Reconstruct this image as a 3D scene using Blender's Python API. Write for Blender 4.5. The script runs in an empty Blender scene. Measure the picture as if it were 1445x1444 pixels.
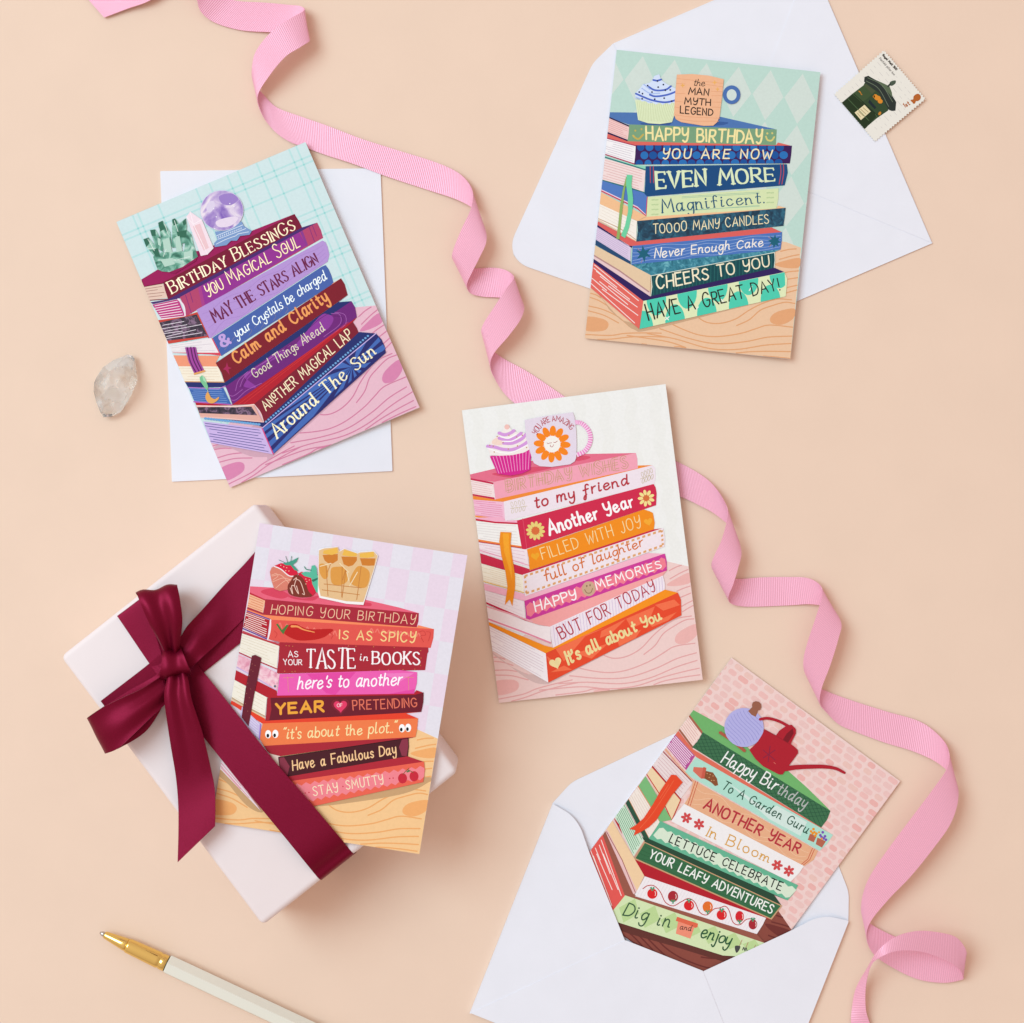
import bpy, bmesh, math, random
from mathutils import Vector, Matrix
from mathutils.geometry import tessellate_polygon, delaunay_2d_cdt
random.seed(7)
scene = bpy.context.scene

# ---------------------------------------------------------------- camera
S = 0.0004              # metres on the tabletop per photo pixel
D = 1.10                # camera height
CX, CY = 722.5, 722.0
cam = bpy.data.cameras.new('camera')
cam.sensor_width = 36.0
cam.lens = 36.0 * D / (1445 * S)
cam.clip_start = 0.05
cam.clip_end = 20.0
camo = bpy.data.objects.new('camera', cam)
camo.location = (0, 0, D)
scene.collection.objects.link(camo)
scene.camera = camo

# ---------------------------------------------------------------- world, lamps, exposure
world = bpy.data.worlds.new('World')
scene.world = world
world.use_nodes = True
wn, wl = world.node_tree.nodes, world.node_tree.links
bg = wn['Background']
tc = wn.new('ShaderNodeTexCoord')
dot = wn.new('ShaderNodeVectorMath'); dot.operation = 'DOT_PRODUCT'
dot.inputs[1].default_value = Vector((-0.55, 0.35, 0.75)).normalized()
wl.new(tc.outputs['Generated'], dot.inputs[0])
wr = wn.new('ShaderNodeValToRGB')
wr.color_ramp.elements[0].position = 0.0
wr.color_ramp.elements[0].color = (0.76, 0.58, 0.50, 1)
wr.color_ramp.elements[1].position = 1.0
wr.color_ramp.elements[1].color = (1.22, 1.01, 0.93, 1)
wl.new(dot.outputs['Value'], wr.inputs['Fac'])
wl.new(wr.outputs['Color'], bg.inputs['Color'])
bg.inputs['Strength'].default_value = 0.735

def area(name, loc, size, power, col):
    l = bpy.data.lights.new(name, 'AREA')
    l.shape = 'SQUARE'; l.size = size; l.energy = power; l.color = col
    o = bpy.data.objects.new(name, l)
    o.location = loc
    o.rotation_euler = (-Vector(loc)).to_track_quat('-Z', 'Y').to_euler()
    scene.collection.objects.link(o)
    return o
area('softbox', (-2.10, 1.0, 3.0), 2.2, 97.0, (0.60, 0.88, 1.0))

vs = scene.view_settings
vs.view_transform = 'Standard'
vs.look = 'None'
vs.exposure = 0.0
vs.gamma = 1.0
vs.use_curve_mapping = False
scene.render.film_transparent = False

# ---------------------------------------------------------------- helpers
def lin(h, k=1.0):
    h = h.lstrip('#')
    out = []
    for i in (0, 2, 4):
        c = int(h[i:i + 2], 16) / 255.0
        c = c / 12.92 if c <= 0.04045 else ((c + 0.055) / 1.055) ** 2.4
        out.append(min(1.0, c * k))
    return (out[0], out[1], out[2], 1.0)

def W(px, py, z=0.0):
    """photo pixel -> point at height z (metres)"""
    k = (D - z) / D
    return Vector(((px - CX) * S * k, (CY - py) * S * k, z))

MW = {}
def link(o):
    scene.collection.objects.link(o)
    return o

def thing(name, label, cat, loc=(0, 0, 0), rz=0.0, group=None):
    o = bpy.data.objects.new(name, None)
    o.empty_display_size = 0.02
    o.location = loc
    o.rotation_euler = (0, 0, rz)
    link(o)
    o['label'] = label; o['category'] = cat
    if group: o['group'] = group
    MW[o.name] = Matrix.Translation(Vector(loc)) @ Matrix.Rotation(rz, 4, 'Z')
    return o

def mesh_obj(name, verts, faces, mats, parent=None, fmats=None, cols=None, uvs=None, smooth=False):
    """verts are world coordinates; stored in the parent's space"""
    me = bpy.data.meshes.new(name)
    M = MW[parent.name].inverted() if parent is not None else None
    vv = [(M @ Vector(v)) if M is not None else Vector(v) for v in verts]
    me.from_pydata([tuple(v) for v in vv], [], faces)
    for m in (mats if isinstance(mats, (list, tuple)) else [mats]):
        me.materials.append(m)
    if fmats: me.polygons.foreach_set('material_index', fmats)
    if cols:
        a = me.attributes.new('ink', 'FLOAT_COLOR', 'POINT')
        a.data.foreach_set('color', [c for col in cols for c in col])
    if uvs:
        uv = me.uv_layers.new(name='UVMap')
        for lp in me.loops:
            uv.data[lp.index].uv = uvs[lp.vertex_index]
    if smooth: me.polygons.foreach_set('use_smooth', [True] * len(me.polygons))
    me.update()
    o = bpy.data.objects.new(name, me)
    link(o)
    if parent is not None:
        o.parent = parent
        MW[o.name] = MW[parent.name]
    return o

# ---------------------------------------------------------------- materials
def mat(name, base=None, rough=0.5, metal=0.0, spec=0.5, **kw):
    m = bpy.data.materials.new(name)
    m.use_nodes = True
    b = m.node_tree.nodes['Principled BSDF']
    if base is not None: b.inputs['Base Color'].default_value = base
    b.inputs['Roughness'].default_value = rough
    b.inputs['Metallic'].default_value = metal
    b.inputs['Specular IOR Level'].default_value = spec
    for k, v in kw.items():
        b.inputs[k.replace('_', ' ')].default_value = v
    return m

def noise_bump(m, scale, strength, dist=0.0002, detail=6, mottle=None, coord='Object'):
    nt = m.node_tree; n, l = nt.nodes, nt.links
    b = n['Principled BSDF']
    t = n.new('ShaderNodeTexCoord')
    nz = n.new('ShaderNodeTexNoise')
    nz.inputs['Scale'].default_value = scale; nz.inputs['Detail'].default_value = detail
    l.new(t.outputs[coord], nz.inputs['Vector'])
    bp = n.new('ShaderNodeBump')
    bp.inputs['Strength'].default_value = strength; bp.inputs['Distance'].default_value = dist
    l.new(nz.outputs['Fac'], bp.inputs['Height'])
    l.new(bp.outputs['Normal'], b.inputs['Normal'])
    if mottle:
        sc, lo, hi = mottle
        n2 = n.new('ShaderNodeTexNoise'); n2.inputs['Scale'].default_value = sc; n2.inputs['Detail'].default_value = 5
        l.new(t.outputs[coord], n2.inputs['Vector'])
        mr = n.new('ShaderNodeMapRange')
        mr.inputs['From Min'].default_value = 0.3; mr.inputs['From Max'].default_value = 0.7
        mr.inputs['To Min'].default_value = lo; mr.inputs['To Max'].default_value = hi
        l.new(n2.outputs['Fac'], mr.inputs['Value'])
        mx = n.new('ShaderNodeVectorMath'); mx.operation = 'SCALE'
        mx.inputs[0].default_value = b.inputs['Base Color'].default_value[:3]
        l.new(mr.outputs['Result'], mx.inputs['Scale'])
        l.new(mx.outputs['Vector'], b.inputs['Base Color'])
    return m

def ink_mat(name, rough, metal, spec, scale=700.0, lo=0.975, hi=1.02):
    """printing ink: colour comes from the printed shapes, with a little paper grain"""
    m = mat(name, rough=rough, metal=metal, spec=spec)
    n, l = m.node_tree.nodes, m.node_tree.links
    b = n['Principled BSDF']
    a = n.new('ShaderNodeAttribute'); a.attribute_name = 'ink'
    t = n.new('ShaderNodeTexCoord')
    nz = n.new('ShaderNodeTexNoise'); nz.inputs['Scale'].default_value = scale; nz.inputs['Detail'].default_value = 4
    l.new(t.outputs['Object'], nz.inputs['Vector'])
    mr = n.new('ShaderNodeMapRange')
    mr.inputs['From Min'].default_value = 0.3; mr.inputs['From Max'].default_value = 0.7
    mr.inputs['To Min'].default_value = lo; mr.inputs['To Max'].default_value = hi
    l.new(nz.outputs['Fac'], mr.inputs['Value'])
    mx = n.new('ShaderNodeVectorMath'); mx.operation = 'SCALE'
    l.new(a.outputs['Color'], mx.inputs[0]); l.new(mr.outputs['Result'], mx.inputs['Scale'])
    l.new(mx.outputs['Vector'], b.inputs['Base Color'])
    return m

INK = ink_mat('printed_ink', 0.6, 0.0, 0.12)
FOIL = ink_mat('foil_lettering', 0.34, 0.35, 0.5, 500.0, 0.93, 1.08)
MAT_CARD = noise_bump(mat('card_stock', lin('#ebe9e8'), 0.6, 0, 0.3), 900, 0.1)
MAT_ENV = noise_bump(mat('envelope_paper', lin('#e9e9f1'), 0.7, 0, 0.25), 520, 0.25, 0.00015, mottle=(60, 0.985, 1.01))
MAT_TABLE = noise_bump(mat('peach_backdrop_paper', lin('#ebcfba'), 0.75, 0, 0.2), 420, 0.26, 0.0002, mottle=(26, 0.985, 1.012))

def marble(name, stops, scale, rough=0.5, dist=1.2):
    m = mat(name, rough=rough, spec=0.25)
    n, l = m.node_tree.nodes, m.node_tree.links
    t = n.new('ShaderNodeTexCoord')
    nz = n.new('ShaderNodeTexNoise'); nz.inputs['Scale'].default_value = scale; nz.inputs['Detail'].default_value = 7
    nz.inputs['Distortion'].default_value = dist
    l.new(t.outputs['Object'], nz.inputs['Vector'])
    r = n.new('ShaderNodeValToRGB')
    el = r.color_ramp.elements
    while len(el) < len(stops): el.new(0.5)
    for e, (p, c) in zip(el, stops):
        e.position = p; e.color = lin(c)
    l.new(nz.outputs['Fac'], r.inputs['Fac'])
    l.new(r.outputs['Color'], n['Principled BSDF'].inputs['Base Color'])
    return m

M_BALL = marble('amethyst_print', [(0.32, '#7f5cb4'), (0.46, '#a387c6'), (0.55, '#c6b0d8'), (0.68, '#ecdfe8')], 95)
M_GREENX = marble('green_crystal_print', [(0.32, '#2c6450'), (0.45, '#5a9680'), (0.56, '#90bfac'), (0.68, '#cfe0d5')], 170)
M_DARKMARB = marble('dark_marble_print', [(0.35, '#251a2a'), (0.5, '#453243'), (0.60, '#8a6a86'), (0.66, '#4a3648')], 260)
M_TEALMARB = marble('teal_marble_print', [(0.36, '#143246'), (0.5, '#1d4860'), (0.62, '#2f6a80'), (0.7, '#1a3d55')], 260)
M_TEALTOP = marble('teal_wash_print', [(0.36, '#23677a'), (0.52, '#3b8599'), (0.66, '#6fb2bd')], 280)
M_PINKMARB = marble('pink_marble_print', [(0.34, '#dc8ea6'), (0.5, '#efb9c8'), (0.64, '#f4d3d8')], 260)

# ---------------------------------------------------------------- 2D drawing helpers (card artwork)
def crom(pts, n=6, closed=False):
    P = [Vector(p) for p in pts]
    if len(P) < 3 and not closed: return [p.copy() for p in P]
    out = []
    N = len(P)
    for i in range(N if closed else N - 1):
        p0 = P[(i - 1) % N] if (closed or i > 0) else P[0] * 2 - P[1]
        p1 = P[i]; p2 = P[(i + 1) % N]
        p3 = P[(i + 2) % N] if (closed or i + 2 < N) else P[-1] * 2 - P[-2]
        for j in range(n):
            t = j / n
            out.append(0.5 * ((2 * p1) + (p2 - p0) * t + (2 * p0 - 5 * p1 + 4 * p2 - p3) * t * t + (3 * p1 - p0 - 3 * p2 + p3) * t ** 3))
    if not closed: out.append(P[-1].copy())
    return out

def clip_poly(poly, quad):
    """Sutherland-Hodgman against a convex quad (pixel coordinates, y down, clockwise on screen)"""
    out = [(p[0], p[1]) for p in poly]
    for i in range(len(quad)):
        if not out: return []
        a, b = quad[i], quad[(i + 1) % len(quad)]
        ex, ey = b[0] - a[0], b[1] - a[1]
        res = []
        f = lambda p: ex * (p[1] - a[1]) - ey * (p[0] - a[0])
        for k in range(len(out)):
            p, q = out[k], out[(k + 1) % len(out)]
            fp, fq = f(p), f(q)
            if fp >= 0: res.append(p)
            if (fp >= 0) != (fq >= 0):
                t = fp / (fp - fq)
                res.append((p[0] + (q[0] - p[0]) * t, p[1] + (q[1] - p[1]) * t))
        out = res
    return out

def ribbon2d(pts, wf, caps=True):
    """pixel polyline -> list of polygons"""
    P = []
    for p in pts:
        v = Vector((p[0], p[1]))
        if not P or (v - P[-1]).length > 1e-4: P.append(v)
    if len(P) < 2:
        return [disc(P[0].x, P[0].y, wf(0) / 2, wf(0) / 2, 10)] if P else []
    n = len(P)
    T = [(P[i + 1] - P[i]).normalized() for i in range(n - 1)]
    Lp, Rp = [], []
    for i in range(n):
        if i == 0: t = T[0]; m = 1.0
        elif i == n - 1: t = T[-1]; m = 1.0
        else:
            t = T[i - 1] + T[i]
            if t.length < 1e-3: t = T[i].copy()
            t.normalize()
            m = 1.0 / max(0.55, t.dot(T[i]))
        nn = Vector((-t.y, t.x)) * (wf(i / (n - 1)) * 0.5 * m)
        Lp.append(P[i] + nn); Rp.append(P[i] - nn)
    polys = [[Lp[i], Lp[i + 1], Rp[i + 1], Rp[i]] for i in range(n - 1)]
    if caps:
        for c, t, w in ((P[0], -T[0], wf(0)), (P[-1], T[-1], wf(1))):
            r = w / 2
            nn = Vector((-t.y, t.x))
            polys.append([c + nn * r * math.cos(a) + t * r * math.sin(a) for a in [math.pi * k / 5 for k in range(6)]])
    return polys

def disc(x, y, rx, ry, n=24, rot=0.0):
    c, s = math.cos(rot), math.sin(rot)
    return [(x + rx * math.cos(a) * c - ry * math.sin(a) * s, y + rx * math.cos(a) * s + ry * math.sin(a) * c)
            for a in [2 * math.pi * k / n for k in range(n)]]

# hand lettering: single-stroke glyphs, cap height 1; "~" = smooth stroke
GL = {
 'A': '0,0 .34,1 .68,0|.12,.34 .56,.34', 'B': '0,0 0,1|~0,1 .4,.97 .5,.77 .38,.56 0,.52|~0,.52 .45,.5 .58,.27 .42,.03 0,0',
 'C': '~.6,.82 .42,.98 .2,.93 .03,.65 .03,.33 .2,.05 .42,.02 .62,.2', 'D': '0,0 0,1|~0,1 .38,.93 .6,.66 .6,.36 .4,.08 0,0',
 'E': '.5,1 0,1 0,0 .52,0|0,.52 .42,.52', 'F': '.5,1 0,1 0,0|0,.52 .42,.52',
 'G': '~.62,.82 .44,.98 .2,.94 .03,.66 .03,.33 .2,.04 .45,.02 .63,.2 .64,.44|.4,.44 .66,.44', 'H': '0,0 0,1|.58,0 .58,1|0,.5 .58,.5',
 'I': '.03,0 .03,1', 'J': '~.4,1 .4,.3 .3,.04 .12,.02 0,.18', 'K': '0,0 0,1|.52,1 0,.45|.15,.58 .56,0', 'L': '0,1 0,0 .48,0',
 'M': '0,0 .1,1 .42,.3 .72,1 .82,0', 'N': '0,0 0,1 .56,0 .56,1', 'O': '~.33,1 .1,.88 0,.5 .1,.12 .33,0 .57,.12 .66,.5 .57,.88 .34,1',
 'P': '0,0 0,1|~0,1 .42,.97 .52,.74 .4,.5 0,.45', 'R': '0,0 0,1|~0,1 .42,.97 .5,.75 .38,.52 0,.47|.2,.48 .56,0',
 'S': '~.5,.85 .34,.98 .12,.93 .05,.74 .2,.56 .4,.44 .52,.24 .4,.04 .18,.01 0,.15', 'T': '0,1 .62,1|.31,1 .31,0',
 'U': '~0,1 0,.35 .12,.05 .3,0 .46,.06 .56,.35 .56,1', 'V': '0,1 .3,0 .6,1', 'W': '0,1 .2,0 .42,.72 .64,0 .84,1',
 'X': '0,0 .55,1|0,1 .55,0', 'Y': '0,1 .29,.48 .58,1|.29,.48 .29,0', 'Z': '0,1 .55,1 0,0 .56,0',
 '¥': '~0,1 .02,.62 .16,.46 .36,.52 .5,.72|~.52,1 .5,.5 .42,.08 .24,-.06 .06,.04',
 'a': '~.42,.48 .25,.58 .08,.48 .02,.25 .12,.02 .28,.06 .42,.3|~.43,.57 .42,.2 .47,.02 .57,.07',
 'b': '0,1 0,0|~0,.33 .15,.55 .35,.52 .44,.28 .34,.03 .15,0 0,.15', 'c': '~.42,.45 .28,.57 .1,.48 .02,.25 .12,.02 .28,0 .46,.14',
 'd': '~.42,.45 .25,.57 .08,.48 .02,.25 .12,.01 .28,.05 .42,.3|~.44,1 .43,.3 .47,.02 .57,.07',
 'e': '~.03,.25 .3,.32 .42,.42 .3,.57 .1,.5 .02,.25 .12,.03 .3,0 .5,.15', 'f': '~.42,.9 .32,1 .2,.92 .17,.6 .17,0|0,.52 .38,.55',
 'ƒ': '~.46,.88 .36,1 .24,.9 .2,.5 .16,-.1 .08,-.36 -.02,-.3 .04,-.1 .22,.05|.02,.42 .4,.48',
 'g': '~.42,.48 .25,.58 .08,.48 .02,.27 .12,.06 .28,.1 .42,.32|~.43,.57 .43,-.12 .32,-.37 .12,-.36 .02,-.22',
 'h': '0,1 0,0|~0,.3 .15,.53 .3,.52 .37,.33 .38,.08 .48,.04', 'i': '~.05,.55 .05,.1 .14,.02 .22,.07|.05,.79',
 'j': '~.15,.55 .15,-.2 .05,-.38 -.1,-.28|.15,.79', 'k': '0,1 0,0|.36,.55 0,.25|.12,.33 .4,0', 'l': '~.05,1 .05,.14 .12,.01 .22,.07',
 'm': '0,.55 0,0|~0,.3 .12,.53 .26,.5 .3,.3 .3,0|~.3,.3 .42,.53 .56,.5 .6,.3 .61,.06 .71,.05',
 'n': '0,.55 0,0|~0,.3 .15,.53 .31,.5 .37,.3 .38,.06 .48,.05', 'o': '~.24,.57 .06,.48 .01,.27 .1,.05 .25,0 .42,.1 .46,.32 .38,.51 .25,.57',
 'p': '0,.55 0,-.4|~0,.33 .15,.55 .35,.52 .44,.28 .34,.03 .15,0 0,.15', 'r': '0,.55 0,0|~0,.28 .1,.48 .28,.55',
 's': '~.34,.46 .22,.57 .06,.5 .08,.34 .28,.24 .34,.1 .2,-.01 .02,.08', 't': '~.14,.9 .14,.14 .22,.01 .34,.07|0,.58 .32,.6',
 'u': '~0,.55 .02,.15 .14,0 .3,.08 .4,.3|~.4,.55 .4,.14 .46,.02 .55,.07', 'v': '0,.55 .19,0 .4,.55', 'w': '~0,.55 .1,.03 .26,.1 .3,.45|~.3,.3 .38,.02 .54,.1 .6,.55',
 'x': '0,0 .36,.55|0,.55 .36,0', 'y': '~0,.55 .03,.2 .16,.08 .32,.16 .4,.35|~.41,.55 .4,-.1 .28,-.38 .1,-.36 .02,-.22',
 'z': '0,.55 .36,.55 0,0 .38,0', '!': '.05,1 .05,.3|.05,.02', '.': '.03,.02', "'": '.04,1.02 .02,.78', '“': '.0,.98 .06,1.12|.16,.98 .22,1.12', '”': '.06,1.12 .0,.96|.22,1.12 .16,.96',
 '&': '~.62,.05 .4,.3 .14,.68 .18,.93 .34,.97 .44,.82 .34,.62 .08,.4 .04,.16 .2,0 .42,.06 .6,.42', '0': '~.28,1 .08,.85 0,.5 .08,.15 .28,0 .48,.15 .55,.5 .48,.85 .29,1',
 '5': '~.5,1 .08,1 .05,.6 .3,.64 .5,.45 .48,.15 .28,0 .02,.08', '1': '.0,.8 .16,1 .16,0', 'º': '~.2,1 .03,.9 .0,.7 .08,.5 .22,.47 .36,.56 .4,.76 .33,.94 .21,1|.02,.22 .4,.22',
}
def glyph(ch):
    strokes = []
    for st in GL[ch].split('|'):
        sm = st.startswith('~')
        pts = [tuple(float(c) for c in q.split(',')) for q in st.lstrip('~').split()]
        strokes.append((sm, pts))
    return strokes
def gwidth(ch):
    if ch == ' ': return 0.34
    return max(p[0] for s in glyph(ch) for p in s[1])

class Acc:
    def __init__(s): s.v = []; s.f = []; s.c = []; s.m = []; s.mats = []
    def mi(s, m):
        if m not in s.mats: s.mats.append(m)
        return s.mats.index(m)

def area2(q): return sum(q[i - 1][0] * q[i][1] - q[i][0] * q[i - 1][1] for i in range(len(q)))

def fill_polys(g):
    """triangulate a set of polygons as one union; falls back to plain triangles"""
    tri = []
    for q in g:
        n = len(q)
        if area2(q) < 0: q = q[::-1]
        cr = [(q[(i + 1) % n][0] - q[i][0]) * (q[(i + 2) % n][1] - q[(i + 1) % n][1]) - (q[(i + 1) % n][1] - q[i][1]) * (q[(i + 2) % n][0] - q[(i + 1) % n][0]) for i in range(n)]
        if min(cr) >= 0 and len(g) > 1: tri.append(q); continue
        for t in tessellate_polygon([[Vector((p[0], p[1], 0)) for p in q]]):
            t = [q[i] for i in t]
            A = area2(t)
            if abs(A) > 1e-5: tri.append(t if A > 0 else t[::-1])
    V, idx = [], []
    for q in tri:
        idx.append(list(range(len(V), len(V) + len(q)))); V += [tuple(p) for p in q]
    if not idx: return [], []
    want = sum(area2(q) for q in tri)
    try:
        r = delaunay_2d_cdt([Vector(p) for p in V], [], idx, 0, 1e-5)
        V2, F2 = [(p.x, p.y) for p in r[0]], [list(f) for f, o in zip(r[2], r[5]) if len(o)]
        got = sum(abs(area2([V2[i] for i in f])) for f in F2)
        if 0.3 * want < got < want * 1.01: return V2, F2
    except Exception:
        pass
    return V, idx

class Art:
    """flat printed artwork on one face: every shape is a thin sheet a few microns above the last"""
    DZ = 5e-6
    def __init__(s, p0, n, quad):
        s.p0, s.n, s.quad = p0, n, quad
        s.z = 1.2e-5
        s.fr = (0, 0, 1.0)
        s.acc = None
    def frame(s, ox, oy, k): s.fr = (ox, oy, k); return s
    def px(s, p): return (s.fr[0] + p[0] * s.fr[2], s.fr[1] + p[1] * s.fr[2])
    def uv(s, u, v):
        a, b, c, d = s.quad
        return (a[0] + (b[0] - a[0]) * u + (d[0] - a[0]) * v, a[1] + (b[1] - a[1]) * u + (d[1] - a[1]) * v)
    def world(s, p, z):
        o = Vector((0, 0, D))
        d = Vector(((p[0] - CX) * S, (CY - p[1]) * S, -D))
        t = s.n.dot(s.p0 - o) / s.n.dot(d)
        return o + d * t + s.n * z
    def start(s): s.acc = Acc()
    def finish(s, name, parent, label=None):
        a = s.acc; s.acc = None
        if not a.f: return None
        o = mesh_obj(name, a.v, a.f, a.mats, parent, a.m, a.c)
        if label: o['label'] = label
        return o
    def _add(s, polys, col, m, union=False):
        """union: overlapping pieces of one stroke set are merged so that no two faces share a plane"""
        a = s.acc; mi = a.mi(m); col = lin(col)
        Q = []
        for poly in polys:
            q = clip_poly(poly, s.quad) if s.quad else [(p[0], p[1]) for p in poly]
            r = []
            for p in q:
                if not r or abs(p[0] - r[-1][0]) + abs(p[1] - r[-1][1]) > 1e-4: r.append(p)
            if len(r) > 2 and abs(r[0][0] - r[-1][0]) + abs(r[0][1] - r[-1][1]) < 1e-4: r.pop()
            if len(r) > 2: Q.append(r)
        if not Q: s.z += s.DZ; return
        groups = [Q] if union else [[q] for q in Q]
        for k, g in enumerate(groups):
            z = s.z + (0.0 if union else (k % 3) * 1.5e-6)
            if len(g) == 1 and len(g[0]) <= 4 and len(groups) > 1:
                V, F = g[0], [list(range(len(g[0])))]
            else:
                V, F = fill_polys(g)
            base = len(a.v)
            a.v += [s.world(p, z) for p in V]
            a.c += [col] * len(V)
            for t in F:
                ar = sum(V[t[i - 1]][0] * V[t[i]][1] - V[t[i]][0] * V[t[i - 1]][1] for i in range(len(t)))
                if abs(ar) < 1e-7: continue
                if ar > 0: t = t[::-1]
                a.f.append([base + i for i in t]); a.m.append(mi)
        s.z += s.DZ
    # -- primitives; points are in the current frame
    def poly(s, col, pts, m=None, smooth=False):
        P = [s.px(p) for p in pts]
        if smooth: P = crom(P, 5, True)
        s._add([P], col, m or INK)
    def polyp(s, col, P, m=None): s._add([P], col, m or INK)
    def polys(s, col, PP, m=None): s._add([[s.px(p) for p in P] for P in PP], col, m or INK)
    def ell(s, col, x, y, rx, ry=None, rot=0.0, m=None):
        s._add([[s.px(p) for p in disc(x, y, rx, ry or rx, 28, rot)]], col, m or INK)
    def line(s, col, pts, w, smooth=True, w1=None, m=None, caps=True):
        P = [s.px(p) for p in pts]
        if smooth: P = crom(P, 6)
        w *= s.fr[2]; e = w if w1 is None else w1 * s.fr[2]
        s._add(ribbon2d(P, lambda t: w + (e - w) * t, caps), col, m or INK, True)
    def lines(s, col, LL, w, smooth=False, m=None, caps=False):
        out = []
        for pts in LL:
            P = [s.px(p) for p in pts]
            if smooth: P = crom(P, 6)
            out += ribbon2d(P, lambda t: w * s.fr[2], caps)
        s._add(out, col, m or INK, True)
    def pages(s, quad, fill, linecol=None, n=5, w=4, inset=0.06, m=None):
        """page block: quad = tl,tr,br,bl"""
        s.poly(fill, quad, m)
        if linecol:
            tl, tr, br, bl = [Vector(q) for q in quad]
            LL = []
            for i in range(n):
                t = (i + 0.7) / (n + 0.4)
                a = tl.lerp(bl, t); b = tr.lerp(br, t)
                t0 = random.choice([0, 0, inset, 0.25]) * random.random(); t1 = 1 - inset - random.choice([0, 0.05, 0.25]) * random.random()
                LL.append([a.lerp(b, t0), a.lerp(b, t1)])
            s.lines(linecol, LL, w)
    def text(s, st, path, h, w, col, h1=None, serif=0.0, contrast=1.0, slant=0.0, gap=0.2, m=None, jit=0.04, bold=None, hollow=0.0, path_smooth=True, xh=1.0):
        big = {}
        plain = ''
        for ch in st:
            if ch == '^': big[len(plain)] = 1.24
            else: plain += ch
        st = plain
        P = [Vector(s.px(p)) for p in path]
        if len(P) > 2 and path_smooth: P = crom(P, 8)
        cum = [0.0]
        for i in range(len(P) - 1): cum.append(cum[-1] + (P[i + 1] - P[i]).length)
        Ltot = cum[-1]
        h *= s.fr[2]; h1 = h if h1 is None else h1 * s.fr[2]; w *= s.fr[2] * 0.88; gap += 0.03
        xs = []; x = 0.0
        for ch in st:
            xs.append(x); x += gwidth(ch) * big.get(len(xs) - 1, 1.0) + gap
        wid = x - gap
        def at(d):
            d0 = max(0.0, min(Ltot, d))
            i = 0
            while i < len(P) - 2 and cum[i + 1] < d0: i += 1
            t = (P[i + 1] - P[i]).normalized()
            return P[i] + t * (d - cum[i]), t
        out = []
        for ci, (ch, x0) in enumerate(zip(st, xs)):
            if ch == ' ': continue
            bg_ = big.get(ci, 1.0)
            jy = random.uniform(-jit, jit); js = random.uniform(-jit, jit) * 1.8; jz = 1 + random.uniform(-jit, jit) * 1.6
            gw = gwidth(ch)
            def tr(p):
                gx, gy = p
                if gy > 0.6 and xh != 1.0 and ch in 'abcdefghijklmnopqrstuvwxyzƒ': gy = 0.55 * xh + (gy - 0.55) * (1 - 0.55 * xh) / 0.45
                elif xh != 1.0 and ch in 'abcdefghijklmnopqrstuvwxyzƒ': gy *= xh
                gx *= bg_; gy *= bg_ * jz
                f = (x0 + gx) / wid
                hh = h + (h1 - h) * f
                wl_ = w * 0.5
                c, t = at(wl_ + f * (Ltot - 2 * wl_))
                gy = (gy + jy) * (hh - w) / hh + 0.5 * w / hh
                up = Vector((t.y, -t.x))
                return c + up * gy * hh + t * ((slant + js) * gy * hh)
            hh = h + (h1 - h) * ((x0 + gw / 2) / wid)
            ww = w * hh / h
            for sm, pts in glyph(ch):
                if len(pts) == 1:
                    c = tr(pts[0]); out.append(disc(c.x, c.y, ww * 0.68, ww * 0.68, 10)); continue
                gp = crom([Vector(p) for p in pts], 5) if sm else [Vector(p) for p in pts]
                if not sm:      # subdivide so curved paths bend
                    q = []
                    for i in range(len(gp) - 1):
                        q += [gp[i], gp[i].lerp(gp[i + 1], 0.5)]
                    gp = q + [gp[-1]]
                wp = [tr(p) for p in gp]
                if contrast < 1.0:
                    # thin horizontals, thick verticals: piecewise by segment
                    ws = []
                    for i in range(len(gp)):
                        a = gp[max(0, i - 1)]; b = gp[min(len(gp) - 1, i + 1)]
                        d = b - a
                        ws.append(contrast + (1 - contrast) * abs(d.y) / max(1e-6, d.length))
                    nn = len(ws) - 1
                    wfun = lambda t, ws=ws, nn=nn: ww * ws[min(nn, int(t * nn + 0.5))]
                else:
                    wfun = lambda t: ww
                if hollow:
                    for sg in (-1, 1):
                        off = []
                        for i in range(len(wp)):
                            a = wp[max(0, i - 1)]; b = wp[min(len(wp) - 1, i + 1)]
                            t = (b - a).normalized() if (b - a).length > 1e-6 else Vector((1, 0))
                            off.append(wp[i] + Vector((-t.y, t.x)) * sg * hollow * hh)
                        out += ribbon2d(off, wfun)
                else:
                    out += ribbon2d(wp, wfun)
                if serif:
                    for e, nb in ((gp[0], gp[1]), (gp[-1], gp[-2])):
                        d = (e - nb)
                        if d.length < 1e-6: continue
                        if abs(d.y) >= abs(d.x) * 0.9:
                            if not sm or abs(d.y) > abs(d.x) * 2:
                                out += ribbon2d([tr((e.x - serif, e.y)), tr((e.x + serif, e.y))], lambda t: ww * 0.5)
                        elif not sm:
                            sgn = 1 if e.y < 0.3 else -1
                            out += ribbon2d([tr((e.x, e.y)), tr((e.x + 0.02, e.y + sgn * serif * 1.2))], lambda t: ww * 0.6)
        s._add(out, col, m or INK, True)

# ================================================================ the setting
def grid_sheet(name, x0, x1, y0, y1, z, m):
    o = mesh_obj(name, [(x0, y0, z), (x1, y0, z), (x1, y1, z), (x0, y1, z)], [(0, 1, 2, 3)], m)
    o['kind'] = 'structure'
    return o
grid_sheet('tabletop', -1.6, 1.6, -1.6, 1.6, 0.0, MAT_TABLE)

# ================================================================ ribbons
def crom_pairs(pairs, n):
    a = crom([p[0] for p in pairs], n); b = crom([p[1] for p in pairs], n)
    return list(zip(a, b))

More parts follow.
